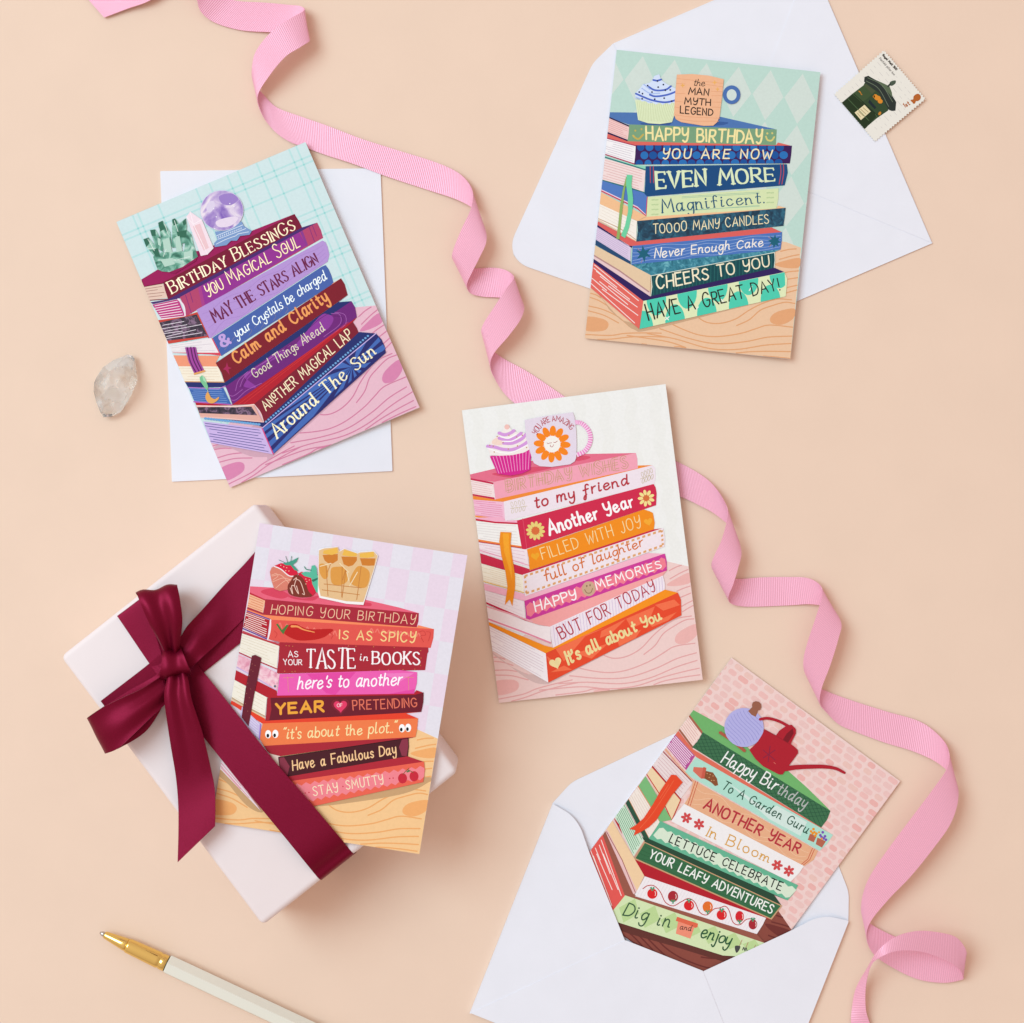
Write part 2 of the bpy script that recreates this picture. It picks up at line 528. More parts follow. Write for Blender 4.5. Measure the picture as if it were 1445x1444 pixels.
def strip_mesh(name, pairs, m, parent=None, n=6, cols=6, thick=0.00035, pleat=0.0, pleat_k=3.0, fade=None):
    """cloth strip through pairs of edge points (world vectors)"""
    PR = crom_pairs(pairs, n)
    verts, faces, uvs = [], [], []
    dist = 0.0; prev = None
    wid0 = (PR[len(PR) // 2][1] - PR[len(PR) // 2][0]).length
    for i, (a, b) in enumerate(PR):
        c = (a + b) * 0.5
        if prev is not None: dist += (c - prev).length
        prev = c
        j = min(i + 1, len(PR) - 1); k = max(i - 1, 0)
        tan = (PR[j][0] + PR[j][1]) - (PR[k][0] + PR[k][1])
        nrm = tan.cross(b - a)
        nrm = nrm.normalized() if nrm.length > 1e-12 else Vector((0, 0, 1))
        f = fade(i / (len(PR) - 1)) if fade else 1.0
        for q in range(cols + 1):
            u = q / cols
            p = a.lerp(b, u)
            if pleat: p = p + nrm * pleat * f * math.sin(pleat_k * math.pi * 2 * u)
            verts.append(p); uvs.append((u * wid0, dist))
    for i in range(len(PR) - 1):
        for q in range(cols):
            o = i * (cols + 1) + q
            faces.append((o, o + 1, o + cols + 2, o + cols + 1))
    ob = mesh_obj(name, verts, faces, m, parent, uvs=uvs, smooth=True)
    md = ob.modifiers.new('thickness', 'SOLIDIFY'); md.thickness = thick; md.offset = 0.0
    es = ob.modifiers.new('crisp_edges', 'EDGE_SPLIT'); es.split_angle = math.radians(50)
    return ob

def rib_mat(name, col, rough, pitch, depth, dark, sheen=0.0, diag=0.0, spec=0.4, grain=0.1, metal=0.0):
    m = mat(name, rough=rough, spec=spec, metal=metal)
    n, l = m.node_tree.nodes, m.node_tree.links
    b = n['Principled BSDF']
    b.inputs['Sheen Weight'].default_value = sheen
    uv = n.new('ShaderNodeUVMap'); uv.uv_map = 'UVMap'
    sp = n.new('ShaderNodeSeparateXYZ'); l.new(uv.outputs['UV'], sp.inputs[0])
    ad = n.new('ShaderNodeMath'); ad.operation = 'MULTIPLY_ADD'
    l.new(sp.outputs['X'], ad.inputs[0]); ad.inputs[1].default_value = diag; l.new(sp.outputs['Y'], ad.inputs[2])
    mu = n.new('ShaderNodeMath'); mu.operation = 'MULTIPLY'; mu.inputs[1].default_value = 2 * math.pi / pitch
    l.new(ad.outputs[0], mu.inputs[0])
    sn = n.new('ShaderNodeMath'); sn.operation = 'SINE'; l.new(mu.outputs[0], sn.inputs[0])
    bp = n.new('ShaderNodeBump'); bp.inputs['Strength'].default_value = 0.55; bp.inputs['Distance'].default_value = depth
    l.new(sn.outputs[0], bp.inputs['Height']); l.new(bp.outputs['Normal'], b.inputs['Normal'])
    mr = n.new('ShaderNodeMapRange'); mr.inputs['From Min'].default_value = -1; mr.inputs['From Max'].default_value = 1
    mr.inputs['To Min'].default_value = dark; mr.inputs['To Max'].default_value = 1.0
    l.new(sn.outputs[0], mr.inputs['Value'])
    nz = n.new('ShaderNodeTexNoise'); nz.inputs['Scale'].default_value = 1400
    l.new(uv.outputs['UV'], nz.inputs['Vector'])
    m2 = n.new('ShaderNodeMapRange'); m2.inputs['To Min'].default_value = 1 - grain; m2.inputs['To Max'].default_value = 1 + grain
    l.new(nz.outputs['Fac'], m2.inputs['Value'])
    mm = n.new('ShaderNodeMath'); mm.operation = 'MULTIPLY'
    l.new(mr.outputs[0], mm.inputs[0]); l.new(m2.outputs[0], mm.inputs[1])
    sc = n.new('ShaderNodeVectorMath'); sc.operation = 'SCALE'
    sc.inputs[0].default_value = col[:3]; l.new(mm.outputs[0], sc.inputs['Scale'])
    l.new(sc.outputs['Vector'], b.inputs['Base Color'])
    return m
M_PINK = rib_mat('pink_grosgrain', lin('#fdb6ce'), 0.40, 0.00105, 0.00012, 0.86, sheen=0.0, spec=0.5, metal=0.15)
M_SATIN = rib_mat('burgundy_satin', lin('#7c0b2d'), 0.36, 0.00070, 0.00004, 0.90, sheen=0.0, diag=0.7, spec=0.2, grain=0.2, metal=0.62)

def px_pairs(rows):
    return [(W(r[0], r[1], r[4] / 1000.0), W(r[2], r[3], (r[5] if len(r) > 5 else r[4]) / 1000.0)) for r in rows]

PINK = [
 (110,-17,147,25,1,2),(155,-26,180,12.5,1,3),(198,-38,213,0,3,5),(225,-62,250,-28,6),(262,-64,262,-24,9),(290,-34,276,-6,7),
 (304,-10,283,16,4),(332,1,303,32,1.4),(374,4,341,43,1.2),(408,7.2,387,46,2.6),(424,9,413,50,5.4),(429,15,437,56,9.5),
 (407,28,425,66,13),(383,45,403,80,14),(361,73,381,106,12),(355.5,100,364,135,7.5),(358,116,369,160,3.6),(372,134,386,184,1.4),
 (391,152,408,200,1.2),(424,164.5,430,208,1.0),(460,177,460,219,1.3),(510,196,500,232,1.6),(560,212,548,250,1.3),(614,229,606,269,1.2),
 (645,243,645,282,2.5),(661,258,670,297,5),(667,274,684,322,8.5),(664,296,686,342,11),(652,322,677,363,12),(639,355,666,385,10),
 (640,368,659,402,6),(650,378,664,414,3),(672,379,682,419,1.4),(697,378,703,420,1.6),(715,382,724,423,4),(725,392,739,431,8),
 (714,408,735,450,12),(697,434,718,474,13),(681,460,697,499,10),(681,475,692,517,6),(692,492,698,534,3),(712,507,712,556,1.3),
 (745,525,735,577,1.0),(791,556,775,610,.8),(870,610,860,655,.7),(930,640,925,690,.8),(954,651,960,701,1.0),(981,665,988,714,1.6),
 (1003,681,1011,727,3.5),(1019,702,1036,750,7.5),(1027,725,1046,778,10),(1019,760,1042,800,12.5),(1010,780,1035,824,12),(1004,798,1028,843,8),
 (1012,810,1032,852,4),(1038,817,1048,856,1.4),(1075,815,1076,856,1.1),(1110,814.5,1112,854.5,1.2),(1140,816,1147,853,3),(1158,827,1174,860,7),
 (1159,845,1187,880,10),(1150,875,1183,902,12.5),(1140,905,1172,938,12.5),(1134,930,1160,970,10),(1136,950,1157,992,6),(1148,966,1165,1004,3),
 (1170,977,1183,1022,1.4),(1203,989,1205,1032,1.1),(1250,1004,1245,1047,1.1),(1297,1018,1290,1061,1.6),(1325,1038,1325,1078,4),(1338,1058,1348,1102,9),
 (1337,1083,1352,1128,12),(1318,1112,1341,1163,14),(1288,1152,1315,1200,14),(1255,1196,1285,1237,12.5),(1228,1236,1255,1268,10),(1217,1265,1229,1300,7),
 (1216,1290,1223,1322,5),(1226,1302,1230,1343,3.5),(1250,1316,1250,1360,2),(1290,1333,1292,1381,1.6),(1325,1344,1330,1387,3,2),(1350,1350,1356,1383,8,3),
 (1364,1345,1359,1379,15,6),(1352,1325,1352,1366,19,11),(1330,1317,1332,1354,20,14),(1295,1314,1300,1343,20,16),(1262,1323,1265,1342,18,17),(1238,1343,1241,1352,14,17),
 (1224,1366,1229,1363,9,15),(1208,1395,1222,1392,4,10),(1202,1425,1222,1425,2,6),(1201,1450,1229,1450,1.6,3),(1204,1500,1240,1495,1.2)]
pk = thing('pink_ribbon', 'long curling pink grosgrain ribbon winding across the peach tabletop', 'ribbon', W(722, 500, 0))
strip_mesh('ribbon_strip', px_pairs(PINK), M_PINK, pk, n=8, cols=6, thick=0.0003)

# ================================================================ envelopes
def prism(name, poly, z0, z1, m, parent=None, sub=0):
    """poly: world xy points; extruded between z0 and z1 (numbers or functions of xy)"""
    g = lambda z, p: z(p) if callable(z) else z
    n = len(poly)
    ar = sum(poly[i][0] * poly[(i + 1) % n][1] - poly[(i + 1) % n][0] * poly[i][1] for i in range(n))
    if ar < 0: poly = poly[::-1]
    v = [(p[0], p[1], g(z0, p)) for p in poly] + [(p[0], p[1], g(z1, p)) for p in poly]
    tris = tessellate_polygon([[Vector((p[0], p[1], 0)) for p in poly]])
    f = []
    for t in tris:
        t = list(t)
        a = sum(poly[t[i]][0] * poly[t[(i + 1) % 3]][1] - poly[t[(i + 1) % 3]][0] * poly[t[i]][1] for i in range(3))
        if a < 0: t.reverse()
        f.append([i + n for i in t]); f.append([i for i in t[::-1]])
    for i in range(n):
        j = (i + 1) % n
        f.append((i, j, j + n, i + n))
    if sub:
        bm = bmesh.new()
        bv = [bm.verts.new((q[0], q[1], 0.0 if i < n else 1.0)) for i, q in enumerate(v)]
        for q in f: bm.faces.new([bv[i] for i in q])
        for _ in range(7):
            lg = [e for e in bm.edges if abs(e.verts[0].co.z - e.verts[1].co.z) < .5 and e.calc_length() > sub]
            if not lg: break
            bmesh.ops.subdivide_edges(bm, edges=lg, cuts=1)
            bmesh.ops.triangulate(bm, faces=[q for q in bm.faces if len(q.verts) > 4])
        bm.verts.index_update()
        v = [(q.co.x, q.co.y, g(z1 if q.co.z > .5 else z0, q.co)) for q in bm.verts]
        f = [[q.index for q in w_.verts] for w_ in bm.faces]
        bm.free()
    return mesh_obj(name, v, f, m, parent)

def round_corner(poly, idx, r, n=6):
    """replace polygon corners idx by small curves"""
    out = []
    N = len(poly)
    for i, p in enumerate(poly):
        if i in idx:
            p = Vector(p); a = Vector(poly[i - 1]); b = Vector(poly[(i + 1) % N])
            rr = idx[i]
            s = p + (a - p).normalized() * rr; e = p + (b - p).normalized() * rr
            for k in range(n + 1):
                t = k / n
                out.append(s * (1 - t) ** 2 + p * 2 * t * (1 - t) + e * t * t)
        else: out.append(Vector(p))
    return out

# closed envelope lying face up under the crystal card
q = [W(226.5, 242)[:2], W(537, 238)[:2], W(554, 665)[:2], W(243, 680)[:2]]
c0 = (Vector(q[0]) + Vector(q[2])) / 2
env = thing('envelope', 'closed plain white envelope lying flat beneath the crystal ball card', 'envelope', (c0[0], c0[1], 0), math.radians(-2))
prism('envelope_back', q, 0.0001, 0.0004, MAT_ENV, env)
prism('envelope_front', round_corner(q, {0: .0006, 1: .0006, 2: .0006, 3: .0006}, 0, 3), lambda p: 0.00042, 0.0010, MAT_ENV, env)

def open_envelope(label, L, R, depth_sign, dp=303):
    """back view: hinge from L to R (pixels), pocket on one side, pointed flap on the other (lengths in photo pixels)"""
    L, R = Vector(L), Vector(R)
    u = (R - L).normalized(); v = Vector((-u.y, u.x)) * depth_sign
    ln = (R - L).length
    P = lambda a, b: W(*(L + u * a + v * b))[:2]
    h = ln / 2
    c = Vector(P(h, dp / 2))
    ang = math.atan2(-u.y, u.x)
    e = thing('envelope', label, 'envelope', (c.x, c.y, 0), ang)
    prism('envelope_back', [P(0, 0), P(ln, 0), P(ln, dp), P(0, dp)], 0.0001, 0.0005, MAT_ENV, e)
    fl = round_corner([P(0, 0), P(14, -37), P(h - 14, -246), P(h + 14, -246), P(ln - 14, -37), P(ln, 0)], {1: .004, 2: .007, 3: .007, 4: .004}, 0)
    prism('flap', fl, lambda p: 0.0003 , lambda p: 0.0007, MAT_ENV, e)
    return e, P, ln, dp, h

def pocket(e, P, ln, dp, h, z0, lift):
    """two side flaps and the bottom flap that make the pocket; lift opens the throat"""
    a, b = 166, 141
    def zz(off):
        def f(p):
            M = MW[e.name].inverted() @ Vector((p[0], p[1], 0))
            # local y grows towards the flap; throat is highest in the middle
            t = max(0.0, 1 - abs(M.x) / (0.5 * ln * S)); w_ = max(0.0, min(1.0, 0.5 + M.y / (dp * S)))
            return z0 + off + lift * min(1.0, t * 2.2) * (0.35 + 0.65 * w_)
        return f
    left = round_corner([P(0.5, 0.5), P(30, 5), P(48, 16), P(72, 44), P(a + 6, b + 8), P(a + 30, b + 70), P(0.5, dp - 0.5)], {1: .004, 2: .004, 3: .004}, 0)
    right = round_corner([P(ln - .5, 0.5), P(ln - 30, 5), P(ln - 48, 16), P(ln - 72, 44), P(ln - a - 6, b + 8), P(ln - a - 30, b + 70), P(ln - .5, dp - 0.5)], {1: .004, 2: .004, 3: .004}, 0)
    prism('side_flap', left, zz(0.0), zz(0.00025), MAT_ENV, e, sub=.014)
    prism('side_flap', right, zz(0.0), zz(0.00025), MAT_ENV, e, sub=.014)
    bot = round_corner([P(1, dp - 1), P(a - 6, b + 6), P(a, b), P(ln - a, b), P(ln - a + 6, b + 6), P(ln - 1, dp - 1)], {1: .003, 4: .003}, 0)
    prism('bottom_flap', bot, zz(0.00030), zz(0.00050), MAT_ENV, e, sub=.014)
    # folded side walls that close the pocket
    for (p, r) in (((0, 2), (0, dp)), ((ln, 2), (ln, dp))):
        s = 1.2 if p[0] == 0 else -1.2
        prism('side_fold', [P(p[0], p[1]), P(p[0] + s, p[1]), P(r[0] + s, r[1]), P(r[0], r[1])], 0.0003, z0 + 0.0003, MAT_ENV, e)

e2 = open_envelope('open white envelope with its pointed flap spread, under the mint diamond card', (865, 62), (1037, 463), -1)
pocket(*e2, 0.0006, 0.0002)
e3 = open_envelope('open white envelope holding the watering can card in its pocket', (780, 1133), (1197, 1298), 1, 318)
pocket(*e3, 0.0023, 0.0010)

# ================================================================ postage stamp
st_q = [(1247.5, 70), (1307, 140), (1234.5, 201), (1176, 133)]
stc = W(1241, 136, 0.0009)
stamp = thing('postage_stamp', 'small perforated postage stamp showing a dark green pillar box, half on the envelope', 'stamp', stc, math.radians(-49))
def perf(q, n, depth):
    out = []
    for i in range(4):
        a, b = Vector(q[i]), Vector(q[(i + 1) % 4])
        t = (b - a); ln = t.length; t.normalize(); nn = Vector((-t.y, t.x))
        m = n if i % 2 == 0 else n - 2
        for k in range(m):
            for fr, dd in ((0.0, 0), (.28, 0), (.4, .75), (.64, 1.0), (.88, .75)):
                out.append(a + t * ln * ((k + fr) / m) + nn * depth * dd)
    return out
SZ = 0.0018
outl = [W(p[0], p[1], SZ) for p in perf(st_q, 23, 1.5)]
# the stamp bends down from the envelope edge to the table
MAT_STAMP = noise_bump(mat('stamp_paper', lin('#e9e4da'), 0.6, 0, 0.3), 900, 0.1)
sp_ = prism('stamp_paper', [p[:2] for p in outl], SZ - 0.00012, SZ, MAT_STAMP, stamp)
art = Art(Vector((0, 0, SZ)), Vector((0, 0, 1)), None).frame(1160, 60, .1108)
art.start()
# faint postmark writing lines
LL = []
for r in range(11):
    t = (r + 1.2) / 12.5
    a0 = Vector((790, 130)).lerp(Vector((205, 690)), t); b0 = Vector((1280, 720)).lerp(Vector((690, 1220)), t)
    k = 0.04
    while k < 0.93:
        e = k + random.uniform(0.03, 0.12)
        LL.append([a0.lerp(b0, k), a0.lerp(b0, min(e, .95))]); k = e + random.uniform(0.03, 0.14)
art.lines('#cfc9c4', LL, 5)
art.finish('faint_writing', stamp)
art.start()
art.poly('#34482f', [(250, 770), (385, 655), (530, 545), (545, 510), (700, 600), (850, 830), (840, 870), (700, 965), (540, 1100)])
art.poly('#27361f', [(250, 770), (380, 660), (440, 700), (700, 930), (560, 1090), (540, 1105)])
art.poly('#3f5233', [(385, 655), (535, 545), (660, 640), (560, 730), (500, 760)])
art.poly('#4a5238', [(530, 545), (560, 530), (680, 620), (640, 660)])
art.poly('#2d3430', [(540, 440), (590, 425), (640, 455), (760, 520), (870, 640), (945, 760), (935, 870), (890, 875), (850, 860), (720, 640), (560, 520), (535, 500)])
art.poly('#5b6a50', [(700, 485), (800, 530), (860, 560), (890, 640), (895, 700), (820, 620)])
art.poly('#4a5748', [(860, 520), (880, 495), (935, 485), (935, 520), (900, 550), (870, 550)], smooth=True)
art.line('#3a4238', [(840, 560), (870, 530)], 22, False)
art.lines('#6f7d66', [[(580, 450), (760, 545), (900, 760)], [(560, 490), (720, 590), (850, 820)]], 7, True)
art.line('#1d2c19', [(410, 660), (700, 925)], 9, False)
art.poly('#e6d8ae', [(540, 795), (620, 880), (495, 990), (415, 895)])
art.lines('#a8946a', [[(520, 830), (590, 890)], [(490, 850), (560, 915)], [(465, 880), (530, 940)], [(450, 900), (490, 950)]], 8)
art.poly('#1f2a30', [(605, 730), (690, 830), (670, 850), (588, 765)])
art.polys('#d98a2c', [disc(690, 700, 30, 45, 9, -.6), disc(740, 750, 34, 30, 8, .4), disc(725, 705, 30, 20, 7, .9), disc(660, 690, 14, 18, 6)])
art.polys('#c77f2a', [disc(735, 905, 18, 26, 7, .5), disc(480, 630, 24, 8, 6, .7), disc(500, 660, 18, 6, 6, .7)])
art.lines('#516b45', [[(680, 910), (700, 960)], [(330, 720), (600, 1000)]], 7)
art.finish('pillar_box_picture', stamp)
art.start()
art.poly('#b4622b', [(1125, 735), (1160, 725), (1165, 690), (1190, 665), (1225, 655), (1255, 680), (1252, 720), (1225, 745), (1195, 750), (1185, 775), (1165, 782), (1150, 765)], smooth=True)
art.text('1st', [(1052, 838), (1128, 792)], 62, 11, '#b4622b', gap=.25)
art.text('Royal Mail 500', [(762, 165), (942, 362)], 33, 9, '#4a4038', gap=.16, jit=0)
art.text('Penfold pillar box', [(722, 208), (915, 425)], 31, 5, '#8d8884', gap=.16, jit=0)
art.finish('lettering', stamp)

# ================================================================ quartz crystal
def quartz():
    OUT = [(180.6, 500.5), (187, 502), (190, 506.5), (192, 520), (194, 537), (186, 556), (176.5, 573), (170, 582), (158, 588), (146, 589), (141.6, 582), (136, 568), (132, 552), (133, 540), (136, 533), (145, 519), (160, 508.5)]
    IN = [(180, 512, 7), (186, 530, 9.5), (180, 548, 10.5), (169, 566, 9.5), (160, 578, 7), (149, 578, 6), (143, 560, 8), (146, 540, 10.5), (151, 526, 9.5), (166, 514, 8.5)]
    TOPV = [(168, 535, 13.5), (156, 552, 13), (163, 560, 12.5)]
    bm = bmesh.new()
    for p in OUT:
        bm.verts.new(W(p[0], p[1], 0.0042))
        b = W(p[0] + (163 - p[0]) * .14, p[1] + (545 - p[1]) * .14, 0.0002); bm.verts.new(b)
    for p in IN + TOPV: bm.verts.new(W(p[0], p[1], p[2] / 1000.0))
    r = bmesh.ops.convex_hull(bm, input=bm.verts)
    bmesh.ops.delete(bm, geom=[g for g in r['geom_interior'] if isinstance(g, bmesh.types.BMVert)], context='VERTS')
    bm.verts.ensure_lookup_table(); bm.verts.index_update()
    v = [x.co.copy() for x in bm.verts]; f = [[y.index for y in x.verts] for x in bm.faces]
    bm.free()
    m = mat('quartz', (1.0, 1.0, 0.985, 1), 0.05, 0, 0.4)
    n, l = m.node_tree.nodes, m.node_tree.links
    b = n['Principled BSDF']
    b.inputs['IOR'].default_value = 1.33
    t = n.new('ShaderNodeTexCoord')
    nz = n.new('ShaderNodeTexNoise'); nz.inputs['Scale'].default_value = 90; nz.inputs['Detail'].default_value = 2
    l.new(t.outputs['Object'], nz.inputs['Vector'])
    rp = n.new('ShaderNodeMapRange'); rp.inputs['From Min'].default_value = .42; rp.inputs['From Max'].default_value = .6
    rp.inputs['To Min'].default_value = .93; rp.inputs['To Max'].default_value = .66
    l.new(nz.outputs['Fac'], rp.inputs['Value']); l.new(rp.outputs['Result'], b.inputs['Transmission Weight'])
    c = W(163, 545, 0)
    o = mesh_obj('quartz_crystal', v, f, m)
    o['label'] = 'small clear rough quartz crystal lying on the bare peach tabletop'; o['category'] = 'crystal'
    for vv in o.data.vertices: vv.co -= c
    o.location = c
quartz()

# ================================================================ pen
def lathe_along(name, prof, segs, m, parent, org, ax, flat=False, phase=0.0):
    """prof: (distance, radius); axis horizontal"""
    side = Vector((-ax.y, ax.x, 0)); up = Vector((0, 0, 1))
    v, f = [], []
    for d, r in prof:
        for k in range(segs):
            a = 2 * math.pi * k / segs + phase
            v.append(org + ax * d + side * math.cos(a) * r + up * math.sin(a) * r)
    for i in range(len(prof) - 1):
        for k in range(segs):
            k2 = (k + 1) % segs
            f.append((i * segs + k, (i + 1) * segs + k, (i + 1) * segs + k2, i * segs + k2))
    f.append(list(range(segs))); f.append(list(range((len(prof) - 1) * segs, len(prof) * segs))[::-1])
    o = mesh_obj(name, v, f, m, parent, smooth=not flat)
    return o
PR = 0.0052
p_a = W(141, 1316, PR); p_b = W(470, 1470, PR)
ax = (p_b - p_a).normalized(); ax.z = 0; ax.normalize()
pen = thing('pen', 'slim off white hexagonal pen with a gold tip lying by the lower edge', 'pen', W(300, 1390, 0), math.atan2(ax.y, ax.x))
GOLD = mat('polished_gold', lin('#efcf7a'), 0.10, 1.0)
SILVER = mat('steel_tip', lin('#c9c6c2'), 0.25, 1.0)
BODY = noise_bump(mat('pen_lacquer', lin('#e4e1d4'), 0.4, 0, 0.4), 500, 0.04)
DARKGAP = mat('dark_gap', lin('#4a3a20'), 0.6)
pxm = S * (D - PR) / D
org = p_a
lathe_along('ballpoint_tip', [(0, .0005), (.0008, .001), (3.5 * pxm, .00135), (9 * pxm, .0016)], 20, SILVER, pen, org, ax)
lathe_along('nose_cone', [(7 * pxm, .0017), (8.5 * pxm, .0021), (38 * pxm, .0036), (41 * pxm, .0037), (42 * pxm, .0034)], 32, GOLD, pen, org, ax)
lathe_along('grip', [(42 * pxm, .0036), (43 * pxm, .0041), (45 * pxm, .0042), (88 * pxm, .00465), (92 * pxm, .00465), (93 * pxm, .0043), (95 * pxm, .0043), (96 * pxm, .0046), (103 * pxm, .0046), (104 * pxm, .0040)], 36, GOLD, pen, org, ax)
lathe_along('barrel_joint', [(103.5 * pxm, .0044), (105.5 * pxm, .0044)], 24, DARKGAP, pen, org, ax)
bd = lathe_along('barrel', [(105 * pxm, .0052), (106 * pxm, .0057), (333 * pxm, .0058), (334 * pxm, .0056)], 6, BODY, pen, org, ax, flat=True, phase=math.radians(10))
lathe_along('barrel_ring', [(334 * pxm, .0052), (336 * pxm, .0052)], 24, DARKGAP, pen, org, ax)
lathe_along('clip_cap', [(336 * pxm, .0057), (380 * pxm, .0057), (384 * pxm, .0050)], 6, BODY, pen, org, ax, flat=True, phase=math.radians(10))

# ================================================================ gift box
BH = 0.050
box = thing('gift_box', 'white paper wrapped gift box tied with a burgundy satin bow', 'gift box', W(370, 1005, 0), math.atan2(213, 275))
def rounded_box():
    a = W(88, 926, .044); b = W(372, 1304, .044); c = W(363, 709, .044)
    M = MW[box.name].inverted()
    la, lb, lc = M @ a, M @ b, M @ c
    ux = (lc - la); uy = (lb - la); ux.z = uy.z = 0
    bm = bmesh.new()
    o = Vector((la.x, la.y, 0.0))
    base = [o, o + ux, o + ux + uy, o + uy]
    vs_ = [bm.verts.new(Vector((p.x, p.y, z))) for z in (0.0005, BH) for p in base]
    for idx in ((0, 1, 2, 3), (7, 6, 5, 4), (0, 4, 5, 1), (1, 5, 6, 2), (2, 6, 7, 3), (3, 7, 4, 0)):
        bm.faces.new([vs_[i] for i in idx])
    bmesh.ops.recalc_face_normals(bm, faces=bm.faces)
    bmesh.ops.bevel(bm, geom=list(bm.edges), offset=0.0032, segments=4, profile=0.5, affect='EDGES')
    me = bpy.data.meshes.new('wrapping_paper'); bm.to_mesh(me); bm.free()
    m = noise_bump(mat('white_wrapping_paper', lin('#ecdfdf'), 0.7, 0, 0.25), 30, 0.4, 0.0014, detail=4)
    me.materials.append(m)
    me.polygons.foreach_set('use_smooth', [True] * len(me.polygons))
    ob = link(bpy.data.objects.new('wrapping_paper', me)); ob.parent = box
    MW[ob.name] = MW[box.name]
    return (o, ux, uy)
o_, ux_, uy_ = rounded_box()
Mb = MW[box.name]
def band(name, st, en, zs, zmid):
    """ribbon across the lid and down both sides; st/en = pixel pairs on the lid's edges, zmid = extra rows"""
    a0, a1 = W(st[0], st[1], zs), W(st[2], st[3], zs)
    b0, b1 = W(en[0], en[1], zs), W(en[2], en[3], zs)
    d = ((b0 + b1) - (a0 + a1)).normalized(); d.z = 0; d.normalize()
    def at(v, off, z): r = v + d * off; r.z = z; return r
    rows = [(at(a0, .0002, .0008), at(a1, .0002, .0008)), (at(a0, -.0006, .022), at(a1, -.0006, .022)), (at(a0, -.0006, .043), at(a1, -.0006, .043)),
            (at(a0, .0012, .0492), at(a1, .0012, .0492)), (at(a0, .0055, BH + .0006), at(a1, .0055, BH + .0006))]
    for r in zmid: rows.append((W(r[0], r[1], r[4]), W(r[2], r[3], r[4])))
    rows += [(at(b0, -.0055, BH + .0006), at(b1, -.0055, BH + .0006)), (at(b0, -.0012, .0492), at(b1, -.0012, .0492)),
             (at(b0, .0006, .043), at(b1, .0006, .043)), (at(b0, .0006, .022), at(b1, .0006, .022)), (at(b0, -.0002, .0008), at(b1, -.0002, .0008))]
    return strip_mesh(name, rows, M_SATIN, box, n=5, cols=4, thick=.00035)
band('ribbon_band', (163, 867, 207, 834), (452, 1243, 499, 1206), BH, [(216, 944, 262, 916, BH + .0008), (262, 1008, 308, 974, .0535), (340, 1106, 384, 1070, .0552), (395, 1173, 440, 1135, .0556), (430, 1216, 478, 1180, .0550)])
band('ribbon_band', (139, 992, 173, 1037), (398, 787, 434, 832), BH, [(200, 945, 236, 990, BH + .0007), (226, 924, 262, 970, BH + .0008), (300, 866, 335, 911, BH + .0007), (350, 827, 385, 872, BH + .0006)])
# bow
strip_mesh('bow_loop', px_pairs([(230, 930, 252, 930, 57), (217, 890, 246, 886, 54), (198, 848, 250, 836, 55.5), (192, 838, 250, 826, 61), (193, 838, 250, 827, 68), (199, 853, 254, 848, 72), (211, 880, 257, 876, 71), (224, 904, 254, 904, 66), (233, 922, 252, 922, 61)]),
           M_SATIN, box, n=8, cols=16, pleat=.0013, pleat_k=1.6, fade=lambda t: 0.25 + 0.75 * t)
strip_mesh('bow_loop', px_pairs([(230, 940, 234, 985, 57), (222, 952, 236, 985, 53), (180, 976, 208, 1030, 53), (142, 1000, 170, 1055, 54), (124.5, 1012, 150, 1062, 58), (126, 1012, 151, 1063, 64), (146, 998, 167, 1056, 68), (172, 985, 188, 1037, 68), (200, 972, 211, 1015, 65), (230, 953, 234, 994, 60)]),
           M_SATIN, box, n=8, cols=16, pleat=.0010, pleat_k=1.4, fade=lambda t: abs(t - .45) * 1.8)
strip_mesh('ribbon_tail', px_pairs([(238, 945, 262, 945, 60), (235, 962, 266, 962, 63), (232, 987, 271, 989, 64), (240, 1046, 286, 1035, 61), (248, 1095, 298, 1086, 58), (251.5, 1135, 303, 1113, 57.5), (251.8, 1175, 304, 1140, 58.5), (250.7, 1217, 303.5, 1166, 60)]),
           M_SATIN, box, n=8, cols=16, pleat=.0014, pleat_k=1.5, fade=lambda t: max(0.0, 1 - t * 1.7))
strip_mesh('ribbon_tail', px_pairs([(246, 915, 262, 946, 59), (254, 901, 268, 944, 59), (264, 884, 285, 928, 58.5), (286, 860, 302, 913, 55.5), (318, 824, 328, 889, 52.2), (345, 796, 355, 862, 51.3), (375, 762, 388, 828, 51.1), (395, 745, 410, 806, 51.1)]),
           M_SATIN, box, n=8, cols=16, pleat=.0011, pleat_k=1.3, fade=lambda t: max(0.0, 1 - t * 1.8))
strip_mesh('bow_knot', px_pairs([(231, 914, 256, 912, 56), (230, 918, 256, 917, 61.5), (229, 928, 260, 926, 65), (227, 942, 266, 940, 66), (226, 953, 269, 946, 64.5), (226, 959, 269, 950, 60), (227, 957, 268, 949, 56)]),
           M_SATIN, box, n=8, cols=16, pleat=.0007, pleat_k=1.2)

